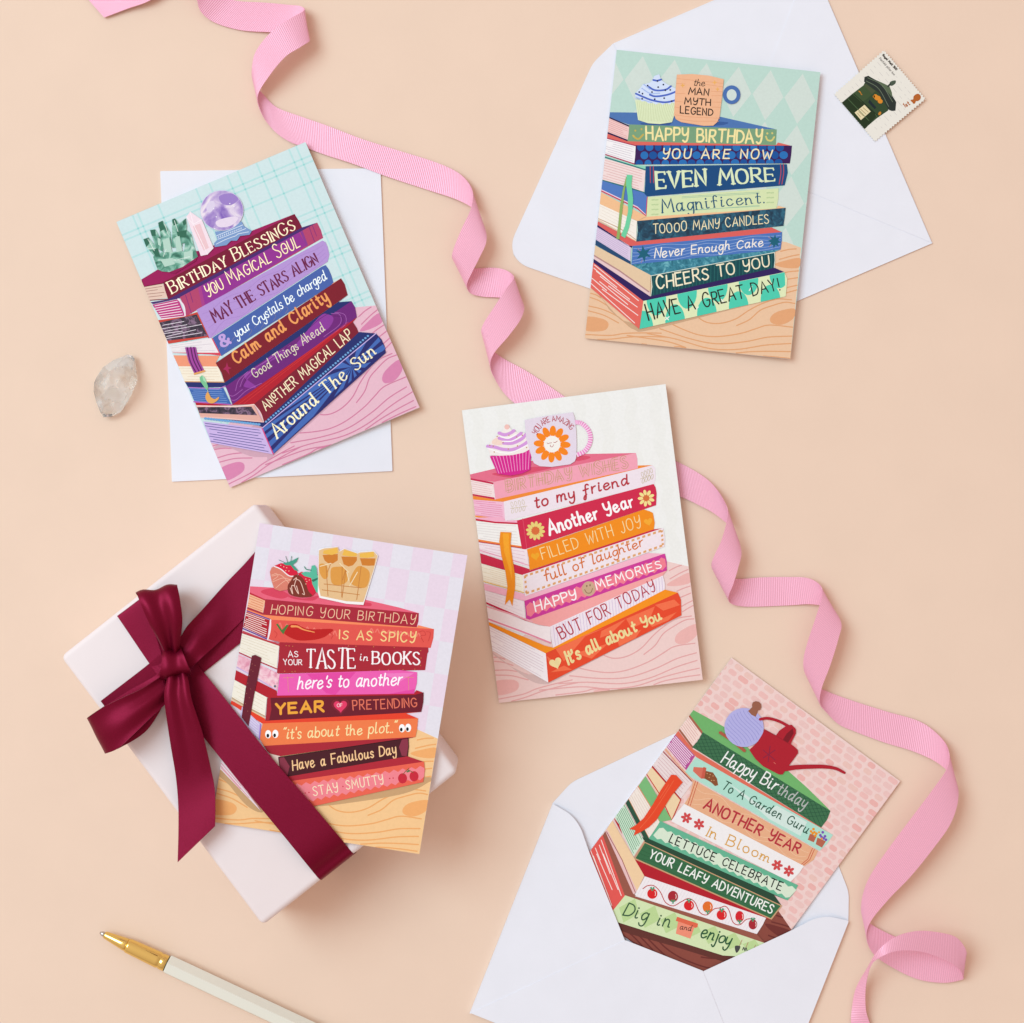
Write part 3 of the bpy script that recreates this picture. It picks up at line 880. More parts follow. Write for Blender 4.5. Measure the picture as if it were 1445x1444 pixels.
# ================================================================ greeting cards
def make_card(label, quad, zl, zr, zb, group='greeting cards printed with a stack of books'):
    TL, TR, BR, BL = quad
    P0 = W(TL[0], TL[1], zl); P1 = W(BL[0], BL[1], zl); P2 = W(TR[0], TR[1], zr)
    n = (P2 - P0).cross(P1 - P0).normalized()
    if n.z < 0: n = -n
    art = Art(P0, n, quad)
    C = [art.world(q, 0.0) for q in quad]
    cen = (C[0] + C[2]) / 2
    d = C[1] - C[0]
    t = thing('greeting_card', label, 'greeting card', (cen.x, cen.y, zb), math.atan2(d.y, d.x), group)
    th = 0.00034
    up, dn = C, [c - n * th for c in C]
    sheet = [(0, 3, 2, 1), (4, 5, 6, 7), (0, 1, 5, 4), (1, 2, 6, 5), (2, 3, 7, 6), (3, 0, 4, 7)]
    mesh_obj('front_leaf', up + dn, [f[::-1] for f in sheet][0:0] + sheet, MAT_CARD, t)
    B = [Vector((c.x, c.y, zb + th)) for c in C]
    # the back leaf is a hair wider than the lifted front leaf's outline
    mesh_obj('back_leaf', B + [b - Vector((0, 0, th)) for b in B], sheet, MAT_CARD, t)
    return t, art

def book(c, art, fn, *txt, label=None):
    """one printed book: fn draws cover and pages, txt draws the lettering on its spine"""
    art.start(); fn()
    b = art.finish('printed_book', c, label)
    if txt:
        art.start()
        for t in txt: t()
        art.finish('lettering', b if b else c)
    return b

# grain lines of the printed table, shared by all five cards (measured on the pink card, in card coordinates)
Q3 = [(651.8, 579.2), (939.3, 542.2), (991.7, 959.4), (704.2, 992.2)]
def c3uv(p, fr):
    x, y = fr[0] + p[0] * fr[2] - Q3[0][0], fr[1] + p[1] * fr[2] - Q3[0][1]
    ax_, ay_ = Q3[1][0] - Q3[0][0], Q3[1][1] - Q3[0][1]
    bx, by = Q3[3][0] - Q3[0][0], Q3[3][1] - Q3[0][1]
    det = ax_ * by - ay_ * bx
    return ((x * by - y * bx) / det, (ax_ * y - ay_ * x) / det)
FD, FC = (800, 720, .194), (660, 720, .194)
GR = [[c3uv(p, FD) for p in L] for L in (
    [(250, 1050), (340, 1078), (440, 1062), (540, 1005), (620, 920), (700, 850), (800, 790), (905, 770)],
    [(90, 1150), (200, 1172), (320, 1182), (450, 1160), (600, 1100), (700, 1040), (790, 990), (960, 965)],
    [(560, 1050), (640, 985), (700, 900), (770, 850), (860, 800), (935, 790)],
    [(20, 1205), (250, 1225), (450, 1215), (650, 1150), (800, 1080), (970, 1030)],
    [(-60, 1262), (150, 1252), (400, 1262), (600, 1222), (800, 1140), (975, 1085)],
    [(-200, 1310), (100, 1285), (300, 1300), (500, 1280), (700, 1215), (850, 1175), (985, 1145)],
    [(370, 1300), (560, 1292), (700, 1245), (850, 1215), (990, 1195)],
    [(440, 1300), (620, 1285), (800, 1262), (990, 1238)],
    [(-80, 1345), (120, 1320), (200, 1300), (330, 1310)],
    [(745, 440), (800, 412), (850, 396)], [(750, 500), (830, 455), (890, 428)], [(800, 590), (850, 568), (905, 550)],
    [(815, 640), (850, 625), (910, 600)], [(835, 700), (870, 680), (920, 655)], [(840, 740), (880, 715), (925, 690)])]
GR += [[c3uv(p, FC) for p in L] for L in (
    [(195, 1100), (260, 1108), (330, 1130)], [(192, 1070), (230, 1072), (270, 1085)], [(200, 1165), (300, 1165), (420, 1190), (520, 1240)], [(205, 1200), (320, 1205), (440, 1235)],
    [(225, 1375), (400, 1340), (500, 1300), (640, 1262), (760, 1235)], [(300, 1395), (420, 1362), (540, 1318), (680, 1280), (800, 1255)])]
KN = [[c3uv(p, FD) for p in L] for L in (
    [(725, 545), (790, 500), (893, 455), (900, 525), (800, 552)], [(785, 935), (825, 880), (940, 828), (950, 900), (880, 965), (805, 972)], [(190, 1318), (250, 1302), (310, 1308), (260, 1335)])]
KN += [[c3uv(p, FC) for p in L] for L in ([(196, 1250), (320, 1233), (372, 1262), (345, 1318), (210, 1345)],)]
def in_poly(p, poly):
    r = False
    for i in range(len(poly)):
        a, b = poly[i], poly[i - 1]
        if (a[1] > p[1]) != (b[1] > p[1]) and p[0] < (b[0] - a[0]) * (p[1] - a[1]) / (b[1] - a[1]) + a[0]: r = not r
    return r
def table(art, name, c, bound, col, linecol, knot, w=1.0, shade=None, shcol=None):
    """printed wooden table; bound = polygon in photo pixels"""
    art.start(); fr = art.fr; art.frame(0, 0, 1)
    art.polyp(col, bound)
    B = bound
    inside = art.quad
    old = art.quad
    for k in KN:
        art.polyp(knot, crom([art.uv(*p) for p in k], 4, True))
    LL = []
    for L in GR:
        cur = []
        for q in crom([art.uv(*p) for p in L], 6):
            if in_poly(q, bound): cur.append(q)
            else:
                if len(cur) > 1: LL.append(cur)
                cur = []
        if len(cur) > 1: LL.append(cur)
    art.lines(linecol, LL, w * 1.55, caps=True)
    if shade: art.polyp(shcol, crom(shade, 4, True))
    art.frame(*fr)
    art.finish(name, c)

def FP(p, fr): return (fr[0] + p[0] * fr[2], fr[1] + p[1] * fr[2])
def mixed(frames, spec):
    """'a 10,20 30,40 b 5,6' -> photo pixels, letters switch the close-up the numbers were read from"""
    out = []; cur = None
    for tok in spec.split():
        if tok in frames: cur = frames[tok]
        else:
            x, y = tok.split(','); out.append(FP((float(x), float(y)), cur))
    return out

class Draw:
    """drawing in photo pixels through named close-up frames"""
    def __init__(s, art, frames): s.a, s.F = art, frames
    def p(s, col, spec, m=None, smooth=False):
        s.a.frame(0, 0, 1); s.a.poly(col, mixed(s.F, spec), m, smooth)
    def l(s, col, spec, w, smooth=False, m=None, w1=None):
        s.a.frame(0, 0, 1); s.a.line(col, mixed(s.F, spec), w, smooth, w1, m)
    def ll(s, col, specs, w, smooth=False, m=None):
        s.a.frame(0, 0, 1); s.a.lines(col, [mixed(s.F, q) for q in specs], w, smooth, m, True)
    def pg(s, spec, fill, lc=None, n=5, w=0.9, m=None, inset=.06):
        s.a.frame(0, 0, 1); s.a.pages(mixed(s.F, spec), fill, lc, n, w, inset, m)
    def t(s, st, spec, h, w, col, **k):
        s.a.frame(0, 0, 1); s.a.text(st, mixed(s.F, spec), h, w, col, **k)
    def e(s, col, spec, rx, ry=None, rot=0.0, m=None):
        s.a.frame(0, 0, 1)
        s.a._add([disc(q[0], q[1], rx, ry or rx, 26, rot) for q in mixed(s.F, spec)], col, m or INK)
    def along(s, spec, f, off=0.0):
        a, b = mixed(s.F, spec)
        a, b = Vector(a), Vector(b)
        t = (b - a).normalized()
        return a.lerp(b, f) + Vector((-t.y, t.x)) * off
    def zig(s, col, top, bot, n, amp, m=None):
        """band with zigzag edges between a top and a bottom line"""
        (a, b), (d, e_) = mixed(s.F, top), mixed(s.F, bot)
        a, b, d, e_ = map(Vector, (a, b, d, e_))
        P = []
        for i in range(2 * n + 1):
            t = i / (2 * n); P.append(a.lerp(b, t) + Vector((0, -amp if i % 2 else amp)))
        for i in range(2 * n, -1, -1):
            t = i / (2 * n); P.append(d.lerp(e_, t) + Vector((0, amp if i % 2 else -amp)))
        s.a.polyp(col, P, m)
    def stripes(s, col, quad, n, w):
        """n cross stripes over a spine; quad = tl tr br bl"""
        tl, tr, br, bl = [Vector(q) for q in mixed(s.F, quad)]
        s.a.frame(0, 0, 1)
        s.a.lines(col, [[tl.lerp(tr, (i + .5) / n), bl.lerp(br, (i + .5) / n)] for i in range(n)], w)
    def heart(s, col, spec, r, rot=0.0, m=None):
        c = mixed(s.F, spec)[0]
        P = []
        for k in range(28):
            t = 2 * math.pi * k / 28
            x = 16 * math.sin(t) ** 3 / 16; y = -(13 * math.cos(t) - 5 * math.cos(2 * t) - 2 * math.cos(3 * t) - math.cos(4 * t)) / 16
            P.append((c[0] + r * (x * math.cos(rot) - y * math.sin(rot)), c[1] + r * (x * math.sin(rot) + y * math.cos(rot))))
        s.a.polyp(col, P, m)
    def daisy(s, col, cen, spec, n, r, pr, cr, rot=0.0, m=None):
        c = mixed(s.F, spec)[0]
        PP = []
        for k in range(n):
            a = 2 * math.pi * k / n + rot
            PP.append(disc(c[0] + math.cos(a) * r, c[1] + math.sin(a) * r, pr * 1.75, pr, 12, a))
        s.a._add(PP, col, m or INK)
        if cen: s.a._add([disc(c[0], c[1], cr, cr, 16)], cen, INK)
    def tex(s, m, spec): s.a.frame(0, 0, 1); s.a.poly('#ffffff', mixed(s.F, spec), m)
    def contour(s, col, spec, n, amp, w):
        """wavy contour lines filling a quad (tl tr br bl)"""
        tl, tr, br, bl = [Vector(q) for q in mixed(s.F, spec)]
        LL = []
        for i in range(n):
            t = (i + .5) / n
            L = []
            for k in range(25):
                u = k / 24
                p = tl.lerp(tr, u).lerp(bl.lerp(br, u), max(.03, min(.97, t + amp * math.sin(u * 21 + t * 2.2) * (1 if i % 2 else .6))))
                L.append(p)
            LL.append(L)
        s.a.frame(0, 0, 1); s.a.lines(col, LL, w, True)

# ---------------------------------------------------------------- card 1: crystals
Q1 = [(164.2, 313.4), (431, 200.6), (592, 575), (324.6, 688.3)]
c, art = make_card('teal plaid card with a purple crystal ball, lying on the closed envelope', Q1, .0019, .0050, .0014)
F1 = {'a': (160, 190, .20776), 'b': (360, 240, .17313), 'c': (200, 440, .1801), 'd': (360, 440, .17313), 'e': (200, 200, .34632)}
d = Draw(art, F1)
art.start(); art.polyp('#cfe2e3', Q1)
U = [.085, .112, .22, .42, .49, .585, .64, .74, .805, .912, .95]; V = [.05, .07, .135, .23, .252, .32, .385, .405, .475, .56, .58]
art.frame(0, 0, 1)
art.lines('#b9dedd', [[art.uv(u, 0), art.uv(u, 1)] for u in U], 2.5)
art.lines('#b9dedd', [[art.uv(0, v), art.uv(1, v)] for v in V], 2.5)
art.polys('#96d2cf', [disc(*art.uv(u, v), 1.5, 1.5, 8) for u in U for v in V])
art.finish('printed_wall', c)
table(art, 'printed_table', c, mixed(F1, 'c 520,1026 b 815,1120 b 985,1104') + [Q1[2], Q1[3]], '#e6b9c8', '#d27f9f', '#d684ab', 1.0,
      mixed(F1, 'c 600,1040 680,1062 850,1132 980,1138 1045,1122 d 915,485 d 1070,325 d 700,560'), '#cfa3b4')
def f():
    d.p('#9c1c58', 'a 190,985 300,918 560,800 950,650 1230,540 340,1010 205,1035')
    d.p('#e3c5b4', 'a 205,1033 338,1014 372,1108 235,1126'); d.ll('#a87468', ['a 212,1050 330,1032', 'a 216,1066 300,1054', 'a 222,1085 345,1072', 'a 228,1105 330,1094'], .8)
    d.l('#8c4a48', 'a 233,1127 370,1118', 1.5); d.l('#6f1430', 'a 195,1000 205,1034 340,1010', 1.1)
    d.p('#7a1935', 'a 338,1003 1230,540 1262,590 1282,632 372,1120 352,1060')
def fo(): # what stands on the pile
    d.p('#7c1448', 'a 280,930 420,905 590,830 620,790 500,850 400,915')
b1 = book(c, art, f, lambda: d.t('^BIRTHDAY ^BLESSIN^GS', 'a 398,1085 1246,648', 16.5, 2.3, '#f5e2bd', serif=.10, contrast=.4, slant=.02, m=FOIL, gap=.23))
def f():
    d.p('#4a2a6c', 'a 250,1140 372,1120 1280,632 1385,598 455,1112 270,1152')
    d.p('#b3456c', 'a 450,1106 1384,598 1410,650 1425,702 492,1236 478,1160')
    d.p('#943390', 'a 594,1028 1262,664 1312,756 624,1162'); d.p('#a83f88', 'a 575,1040 594,1028 624,1162 604,1174 590,1110'); d.p('#8a3a8c', 'a 1268,662 1285,653 1322,752 1310,758')
    d.ll('#7b2c78', ['a 490,1090 530,1215', 'a 520,1072 540,1140', 'a 1330,630 1366,728', 'a 1352,618 1380,690'], .8)
    d.pg('a 265,1156 442,1118 486,1230 325,1250', '#bf3a80', '#f2d9e4', 6, 1.1)
    d.l('#efe0e8', 'a 440,1118 478,1165 488,1236', 2.2, True); d.l('#efe0e8', 'a 325,1254 488,1236', 2.0)
book(c, art, f, lambda: (d.t('¥OU ^MAGICAL ^SOUL', 'a 642,1108 1272,758', 17, 1.7, '#f6dfae', slant=.08, m=FOIL, gap=.22), d.l('#f6dfae', 'a 686,1030 694,1056', 1.2, m=FOIL), d.l('#f6dfae', 'a 1160,778 1178,772', 1.4, m=FOIL)))
def f():
    d.p('#c8463c', 'a 300,1262 480,1236 570,1205 655,1388 640,1378 375,1422')
    d.pg('a 308,1278 566,1222 640,1368 362,1402', '#2d2034'); d.p('#3d2c48', 'a 308,1278 566,1222 640,1368 362,1402', M_DARKMARB)
    d.ll('#eadfe8', ['a 335,1296 480,1270', 'a 330,1320 500,1292', 'a 350,1338 600,1290', 'a 345,1352 470,1336', 'a 362,1372 560,1326', 'a 360,1386 600,1346'], .8)
    d.p('#b593d2', 'a 565,1190 b 550,576 575,590 592,630 605,690 592,748 a 655,1387')
    d.contour('#a883c6', 'a 590,1195 b 545,590 b 590,735 a 670,1370', 4, .10, .6)
book(c, art, f, lambda: d.t('MAY THE STARS ALIGN', 'a 692,1286 1404,872', 20, 3.0, '#6d2048', serif=.08, contrast=.45, slant=.04, h1=18))
def f():
    d.p('#d8485a', 'c 240,322 540,335 625,346 618,330 c 560,205 c 545,212 600,322 245,318')
    d.pg('c 212,262 545,206 604,322 240,320', '#ece4e6', '#cfc3cc', 4, .6)
    d.p('#4a63a8', 'c 555,205 b 545,788 575,776 600,810 622,860 640,925 c 625,347')
    d.ll('#8d7f86', [f'c {600+i*95},{300-i*57} {640+i*95},{250-i*57} {672+i*95},{262-i*57} {650+i*95},{300-i*57}' for i in range(6)], .45, True)
book(c, art, f, lambda: d.t('&', 'c 625,292 712,250', 21, 4.6, '#c3a2dc', serif=.0, contrast=.6), lambda: d.t('your Crystals be charged', 'c 742,214 b 592,886', 14.5, 1.5, '#eef3f0', slant=.16, gap=.1, xh=1.1, m=FOIL))
def f():
    d.p('#ee9877', 'c 248,342 610,346 580,402 600,440 290,432'); d.p('#ee9a70', 'b 636,922 700,884 640,925 600,960')
    d.pg('c 288,428 602,430 645,548 335,545', '#f3e8d4', '#dfc9ae', 5, .6); d.l('#d39a66', 'c 333,548 645,552', 1.3)
    d.p('#7f1f2c', 'c 580,402 b 700,884 730,930 755,1020 c 650,556 625,480')
    d.p('#a82a58', 'c 668,395 678,432 705,442 680,452 690,498 660,458 636,452 660,432')
book(c, art, f, lambda: d.t('Calm and Clarity', 'c 742,420 b 612,1065', 20, 3.0, '#f0a05e', slant=.05, gap=.2, xh=1.12, jit=.03))
def f():
    d.p('#28306c', 'c 340,552 650,557 b 755,1022 680,1078 785,1070 c 660,590 365,596')
    d.pg('c 368,595 640,598 702,728 415,708', '#4268ae', '#7f9fd4', 7, .7); d.l('#b67cc8', 'c 365,594 600,605 655,583', 1.3); d.l('#b565b8', 'c 408,706 705,730', 1.6)
    d.p('#702878', 'c 657,586 b 785,1070 815,1120 830,1200 c 712,732 680,640')
    d.p('#8d3c9a', 'c 800,585 860,500 1000,395 1166,300 b 520,1200 600,1180 640,1215 600,1290 520,1340 360,1444 d 170,330 40,440 d -90,520 c 900,590', None, True)
    d.ll('#b06ab8', ['c 770,590 800,520 870,455 960,395 1060,330 1166,262', 'c 735,620 760,540 830,470', 'b 620,1170 690,1180 690,1260 560,1360', 'b 650,1160 730,1180 735,1260 640,1330', 'c 690,690 740,690 820,620 940,560', 'c 680,650 720,660 790,610'], .6, True)
    d.ll('#56205e', ['c 785,595 830,510 900,450 1000,385', 'b 640,1190 710,1200 700,1270 590,1350', 'b 440,1290 520,1220 600,1170', 'd 60,440 180,350 300,260'], .6, True)
book(c, art, f, lambda: d.t('Good Things Ahead', 'c 888,528 b 578,1306', 15, 1.3, '#ddd2b4', slant=.1, gap=.16, xh=.95, m=FOIL))
def f():
    d.p('#b3202f', 'c 420,712 705,732 b 832,1200 798,1238 c 880,726 430,742'); d.ll('#d43a3a', ['c 760,724 b 760,1240', 'c 800,722 b 700,1290'], .6)
    d.p('#e2ab9e', 'c 430,742 880,732 948,862 462,828'); d.p('#4a3348', 'c 435,748 860,745 905,812 452,795', M_DARKMARB)
    d.l('#f2d2cc', 'c 428,738 740,745 880,728', 1.6); d.l('#f0c4bc', 'c 462,826 700,840 955,866', 1.4)
    d.p('#7f2132', 'c 880,725 b 796,1238 830,1290 856,1362 c 956,866 930,790')
    d.l('#f2cfc8', 'c 882,728 930,790 955,862', 1.1, True)
book(c, art, f, lambda: d.t('ANºTHER MAGICAL LAP', 'd 92,815 803,206', 15, 1.6, '#f3e2bb', slant=.06, m=FOIL, gap=.19, h1=16))
def f():
    d.p('#28316c', 'c 464,830 956,868 d 848,166 985,178 75,945 -60,900'); d.p('#a8c4e4', 'd 75,945 80,950 985,182 985,176')
    (ua, ub) = mixed(F1, 'd 80,905 930,190')
    art.polys('#6fa5d6', [disc(*(Vector(ua).lerp(Vector(ub), (k + .5) / 42)), 1.7, 1.5, 8) for k in range(42)])
    (ua, ub) = mixed(F1, 'c 490,835 930,885')
    art.polys('#6fa5d6', [disc(*(Vector(ua).lerp(Vector(ub), (k + .5) / 20)), 2.4, 1.8, 8) for k in range(20)])
    d.pg('c 482,860 945,915 1030,1118 545,1028', '#cab2e2', '#4a4a90', 8, .9)
    d.p('#2c2d6c', 'c 945,915 d 985,178 1030,225 1055,280 1066,335 c 1032,1116 985,1020')
    cq = mixed(F1, 'c 945,915 d 985,178 1064,300 c 1032,1114')
    cx_, cy_ = mixed(F1, 'd 790,450')[0]
    PP = []
    for a0, a1 in ((128, 133.5), (135.5, 138), (140, 142), (143.5, 145.5), (147, 160), (112, 121), (92, 103), (60, 78), (22, 42), (-14, 4), (-36, -27), (-48, -42), (172, 205), (225, 250), (-75, -60)):
        t = [(cx_ + 400 * math.cos(math.radians(a_)), cy_ + 400 * math.sin(math.radians(a_))) for a_ in (a0, a1)]
        q_ = clip_poly([(cx_, cy_)] + t, cq)
        if len(q_) > 2: PP.append(q_)
    art.frame(0, 0, 1); art.polys('#466ab4', PP)
    d.l('#cdb4e6', 'c 945,912 d 985,178', 1.2); d.l('#d64a80', 'c 945,916 985,1010 1032,1116', 1.6)
book(c, art, f, lambda: d.t('Around The Sun', 'd 178,1040 1000,340', 23, 3.0, '#f6ecc4', serif=.08, contrast=.5, slant=.08, m=FOIL, gap=.17, h1=19, xh=1.12))
art.start()
d.p('#8f1950', 'a 300,920 420,945 560,860 590,790 480,800')
GRN = ['300,915 270,830 330,800 560,790 575,830 470,900 380,935 330,930', '225,765 205,712 240,700 285,755 330,830 300,850', '250,650 285,645 330,720 340,800 290,770', '305,600 335,586 385,660 400,760 340,780 320,690', '400,578 418,570 460,620 470,760 400,770', '455,600 492,570 500,620 490,740 450,740', '500,650 530,680 560,800 480,800']
for q in GRN: d.p('#ffffff', 'a ' + q, M_GREENX)
for q in ('205,712 240,700 250,735 225,765', '250,650 285,645 290,690 262,690', '305,600 335,586 352,640 320,660', '400,578 418,570 440,605 410,620', '470,595 492,570 496,610 478,620', '265,790 300,770 320,830 290,830', '430,660 500,650 490,700 440,700'):
    d.p('#376a55', 'a ' + q)
for q in ('335,720 380,700 400,800 350,800', '420,700 450,690 470,790 430,800', '320,850 400,840 420,880 350,900', '480,800 540,790 540,840 480,850', '300,700 320,710 325,760 305,750'):
    d.p('#b5d3c4', 'a ' + q)
d.ll('#e3efe6', ['a 350,610 375,680', 'a 415,585 440,660', 'a 235,710 280,790', 'a 340,830 360,780', 'a 440,850 520,830'], .7)
art.finish('printed_green_crystals', c)
art.start(); d.p('#f3dde6', 'a 497,560 522,524 602,580 682,772 640,816 595,826'); d.p('#ecc5ca', 'a 540,625 590,605 650,770 615,790'); d.ll('#fbf0f4', ['a 497,560 545,610 640,815', 'a 545,610 602,580', 'a 522,524 545,610'], .8)
art.finish('printed_pink_crystal', c)
art.start(); d.p('#7d9ac8', 'a 690,660 760,655 872,590 890,625 942,655 925,682 862,690 840,722 800,722 770,752 690,766 684,740 708,715')
d.ll('#d8e2f0', ['a 700,690 880,615', 'a 712,712 900,640', 'a 700,745 760,715 800,700 830,690 850,675 920,662'], .9); d.ll('#d8e2f0', [f'a {712+i*14},{702-i*5.4} {716+i*14},{694-i*5.4}' for i in range(12)], 1.0)
d.e('#d5cfe6', 'a 738,517', 30.6, 28.6, m=None); d.e('#ffffff', 'a 738,517', 29.9, 27.9, m=M_BALL)
d.p('#dccfe6', 'a 640,470 680,450 690,490 660,530 635,515', None, True); d.p('#9c80c5', 'a 720,420 800,400 850,440 800,480 740,470', None, True); d.p('#e6d6e8', 'a 700,590 800,560 850,570 800,620 720,630', None, True)
d.e('#f6f2f6', 'a 682,505 700,560 792,470 820,490 690,640', .8)
art.finish('printed_crystal_ball', c)
art.start(); d.p('#a3479c', 'c 340,280 425,278 445,370 492,465 415,490 368,390'); d.ll('#5a2058', ['c 358,282 382,390 432,486', 'c 385,280 408,380 455,476', 'c 410,280 430,370 475,468'], 1.7, True); d.l('#e6a25c', 'c 415,488 492,465', 2.4)
d.p('#7cc091', 'c 455,515 475,498 498,520 522,590 515,618 490,590 460,545'); d.p('#a9dab4', 'c 475,500 498,520 510,560 485,540'); d.l('#e0d2a0', 'c 518,615 522,635', .7)
d.p('#e3a55a', 'c 515,630 500,670 520,710 560,718 600,690 605,668 575,685 545,672 530,645', None, True)
art.finish('printed_bookmark', c)

# ---------------------------------------------------------------- card 2: cupcake and wooden mug
Q2 = [(870.3, 70.4), (1157.7, 102), (1115.2, 506.6), (825.4, 477.5)]
c, art = make_card('mint diamond card with a blue cupcake and a wooden mug, near the stamp', Q2, .0021, .0048, .0016)
F2 = {'a': (820, 60, .1385), 'b': (980, 60, .1385), 'c': (820, 250, .18), 'd': (960, 250, .18)}
d = Draw(art, F2)
art.start(); art.polyp('#bcd8cd', Q2)
PP = []
for i in range(-1, 7):
    for j in range(0, 5):
        u, v = .13 + .157 * i, .012 + .178 * j
        PP.append([art.uv(u, v), art.uv(u + .076, v + .088), art.uv(u, v + .174), art.uv(u - .076, v + .088)])
art.frame(0, 0, 1); art.polys('#d0dcd4', PP)
art.finish('printed_wall', c)
table(art, 'printed_table', c, mixed(F2, 'c 60,860 d 735,495 830,510 946,554') + [Q2[2], Q2[3]], '#e9c2a0', '#dfa172', '#e2a577', 1.0,
      mixed(F2, 'c 130,900 230,1030 340,1140 420,1198 560,1195 d 590,990 d 830,935 c 460,1160'), '#cba583')
def f():
    d.p('#4f75b0', 'a 285,712 560,715 1000,720 b 250,755 832,886 a 490,840 284,764')
    d.p('#3a5c98', 'a 600,820 800,832 930,815 900,845 620,842'); d.p('#3a5c98', 'b 200,810 340,815 300,840 150,850', None, True)
    d.pg('a 282,770 490,858 478,995 264,912', '#f0c8c4', '#dba0a0', 7, .7)
    d.p('#33204a', 'a 284,758 490,846 490,862 282,772'); d.p('#33204a', 'a 264,910 476,993 470,1010 262,928')
    d.p('#7aa07c', 'a 490,836 b 838,888 828,1058 a 472,1010 486,920')
book(c, art, f, lambda: d.t('HAPP¥ BIRTHDA¥', 'a 655,1000 b 694,1037', 19.5, 3.0, '#f6e8a6', gap=.2, m=FOIL, h1=20.5),
     lambda: d.l('#c5b055', 'a 530,950 555,975 590,982 632,940', 2.6, True, FOIL), lambda: d.e('#c5b055', 'a 552,900 615,885', 1.4, m=FOIL),
     lambda: d.l('#d8cf7c', 'b 728,960 745,995 785,1000 812,965', 2.4, True, FOIL), lambda: d.e('#d8cf7c', 'b 742,928 792,926', 1.5, m=FOIL))
def f():
    d.p('#da675e', 'a 262,928 472,1008 b 830,1048 850,1020 990,1055 a 555,1050 258,975')
    d.pg('a 258,982 556,1056 546,1234 240,1138', '#f3eff0', '#c3b6c4', 7, .6); d.l('#a63058', 'a 258,976 556,1054', 1.4); d.l('#b03058', 'a 240,1140 545,1240', 1.6)
    d.p('#3d1d55', 'a 557,1048 b 993,1053 985,1150 972,1234 a 540,1246 552,1150')
    x0 = []
    random.seed(3)
    q0 = mixed(F2, 'a 590,1065 b 960,1070 b 945,1225 a 575,1235')
    q0 = [Vector(q) for q in q0]
    PP = []
    for i in range(17):
        for j in range(3):
            u = (i + (.5 if j % 2 else 0) + .2) / 17.2
            p = q0[0].lerp(q0[1], u).lerp(q0[3].lerp(q0[2], u), (j + .02) / 2.0)
            PP.append(clip_poly(disc(p.x, p.y, 5.6 + random.uniform(-.8, .6), 5.6, 16), mixed(F2, 'a 557,1050 b 991,1055 b 972,1232 a 542,1244')))
    PP = [q for q in PP if len(q) > 2]
    art.frame(0, 0, 1); art.polys('#1b5299', PP[::2]); art.polys('#2a6fb4', PP[1::2])
book(c, art, f, lambda: d.t('¥OU ARE NOW', 'a 822,1192 b 792,1192', 15, 2.2, '#f8ecc0', gap=.3, slant=.1, m=FOIL))
def f():
    d.p('#8fd3b6', 'a 235,1165 545,1248 665,1262 655,1290')
    d.pg('a 232,1180 656,1304 c 490,118 165,20', '#f0d9d6', '#dcaaa8', 8, .7)
    d.l('#2b7c7c', 'a 236,1168 655,1300', 1.8); d.l('#2b7070', 'c 162,25 380,85 492,122', 1.8)
    d.p('#1c4a7c', 'a 657,1262 b 942,1242 950,1330 928,1420 d 818,66 c 494,155 a 652,1444')
    d.ll('#b04a5a', ['b 876,1242 880,1330 862,1444', 'b 906,1242 908,1330 890,1444', 'a 704,1262 706,1430', 'a 736,1262 738,1430'], 1.2, True)
book(c, art, f, lambda: d.t('EVEN MORE', 'c 582,104 d 752,42', 29, 5.0, '#dbe8c0', serif=.11, contrast=.5, h1=22.5, gap=.2))
def f():
    d.p('#5279bd', 'c 163,28 490,124 522,158 512,292 158,100'); d.l('#f0d6de', 'c 156,100 440,235 508,298', 1.4); d.l('#c63c5e', 'c 155,108 440,245 510,306 520,160', 1.8)
    d.p('#d5e1b0', 'c 522,158 d 770,88 768,170 752,252 c 512,312')
    d.ll('#8fb8a0', ['c 790,155 d 620,118', 'c 790,165 d 620,128', 'c 780,270 d 620,222', 'c 780,262 d 620,230'], .6)
    d.ll('#bccf9c', [f'c {556+k*28},{180+j*38} {574+k*28},{178+j*38}' for k in range(2) for j in range(4)] + [f'd {680+k*30},{125+j*38} {700+k*30},{123+j*38}' for k in range(2) for j in range(3)], 2)
book(c, art, f, lambda: d.t('Magnificent.', 'c 632,286 d 662,206', 21, 2.5, '#2f5a76', serif=.07, contrast=.55, h1=17, gap=.18, xh=1.05))
def f():
    d.p('#f0be90', 'c 150,118 512,308 440,345 140,214'); d.p('#f0be90', 'c 440,345 512,312 d 752,252 765,225 826,242')
    d.pg('c 143,210 438,346 430,498 130,330', '#f4ece2', '#e2d6c8', 5, .5); d.l('#c7a182', 'c 130,324 300,400 428,490', 1.1); d.l('#f0c8a0', 'c 128,334 430,502', 1.2)
    d.p('#17405a', 'c 440,345 d 826,242 818,320 808,383 c 433,508 445,420'); d.tex(M_TEALMARB, 'c 440,345 d 826,242 818,320 808,383 c 433,508 445,420')
book(c, art, f, lambda: d.t('TOOOO MAN¥ CANDLES', 'c 562,450 d 697,365', 14.5, 1.5, '#f3e8bc', m=FOIL, gap=.22, h1=14, slant=.04))
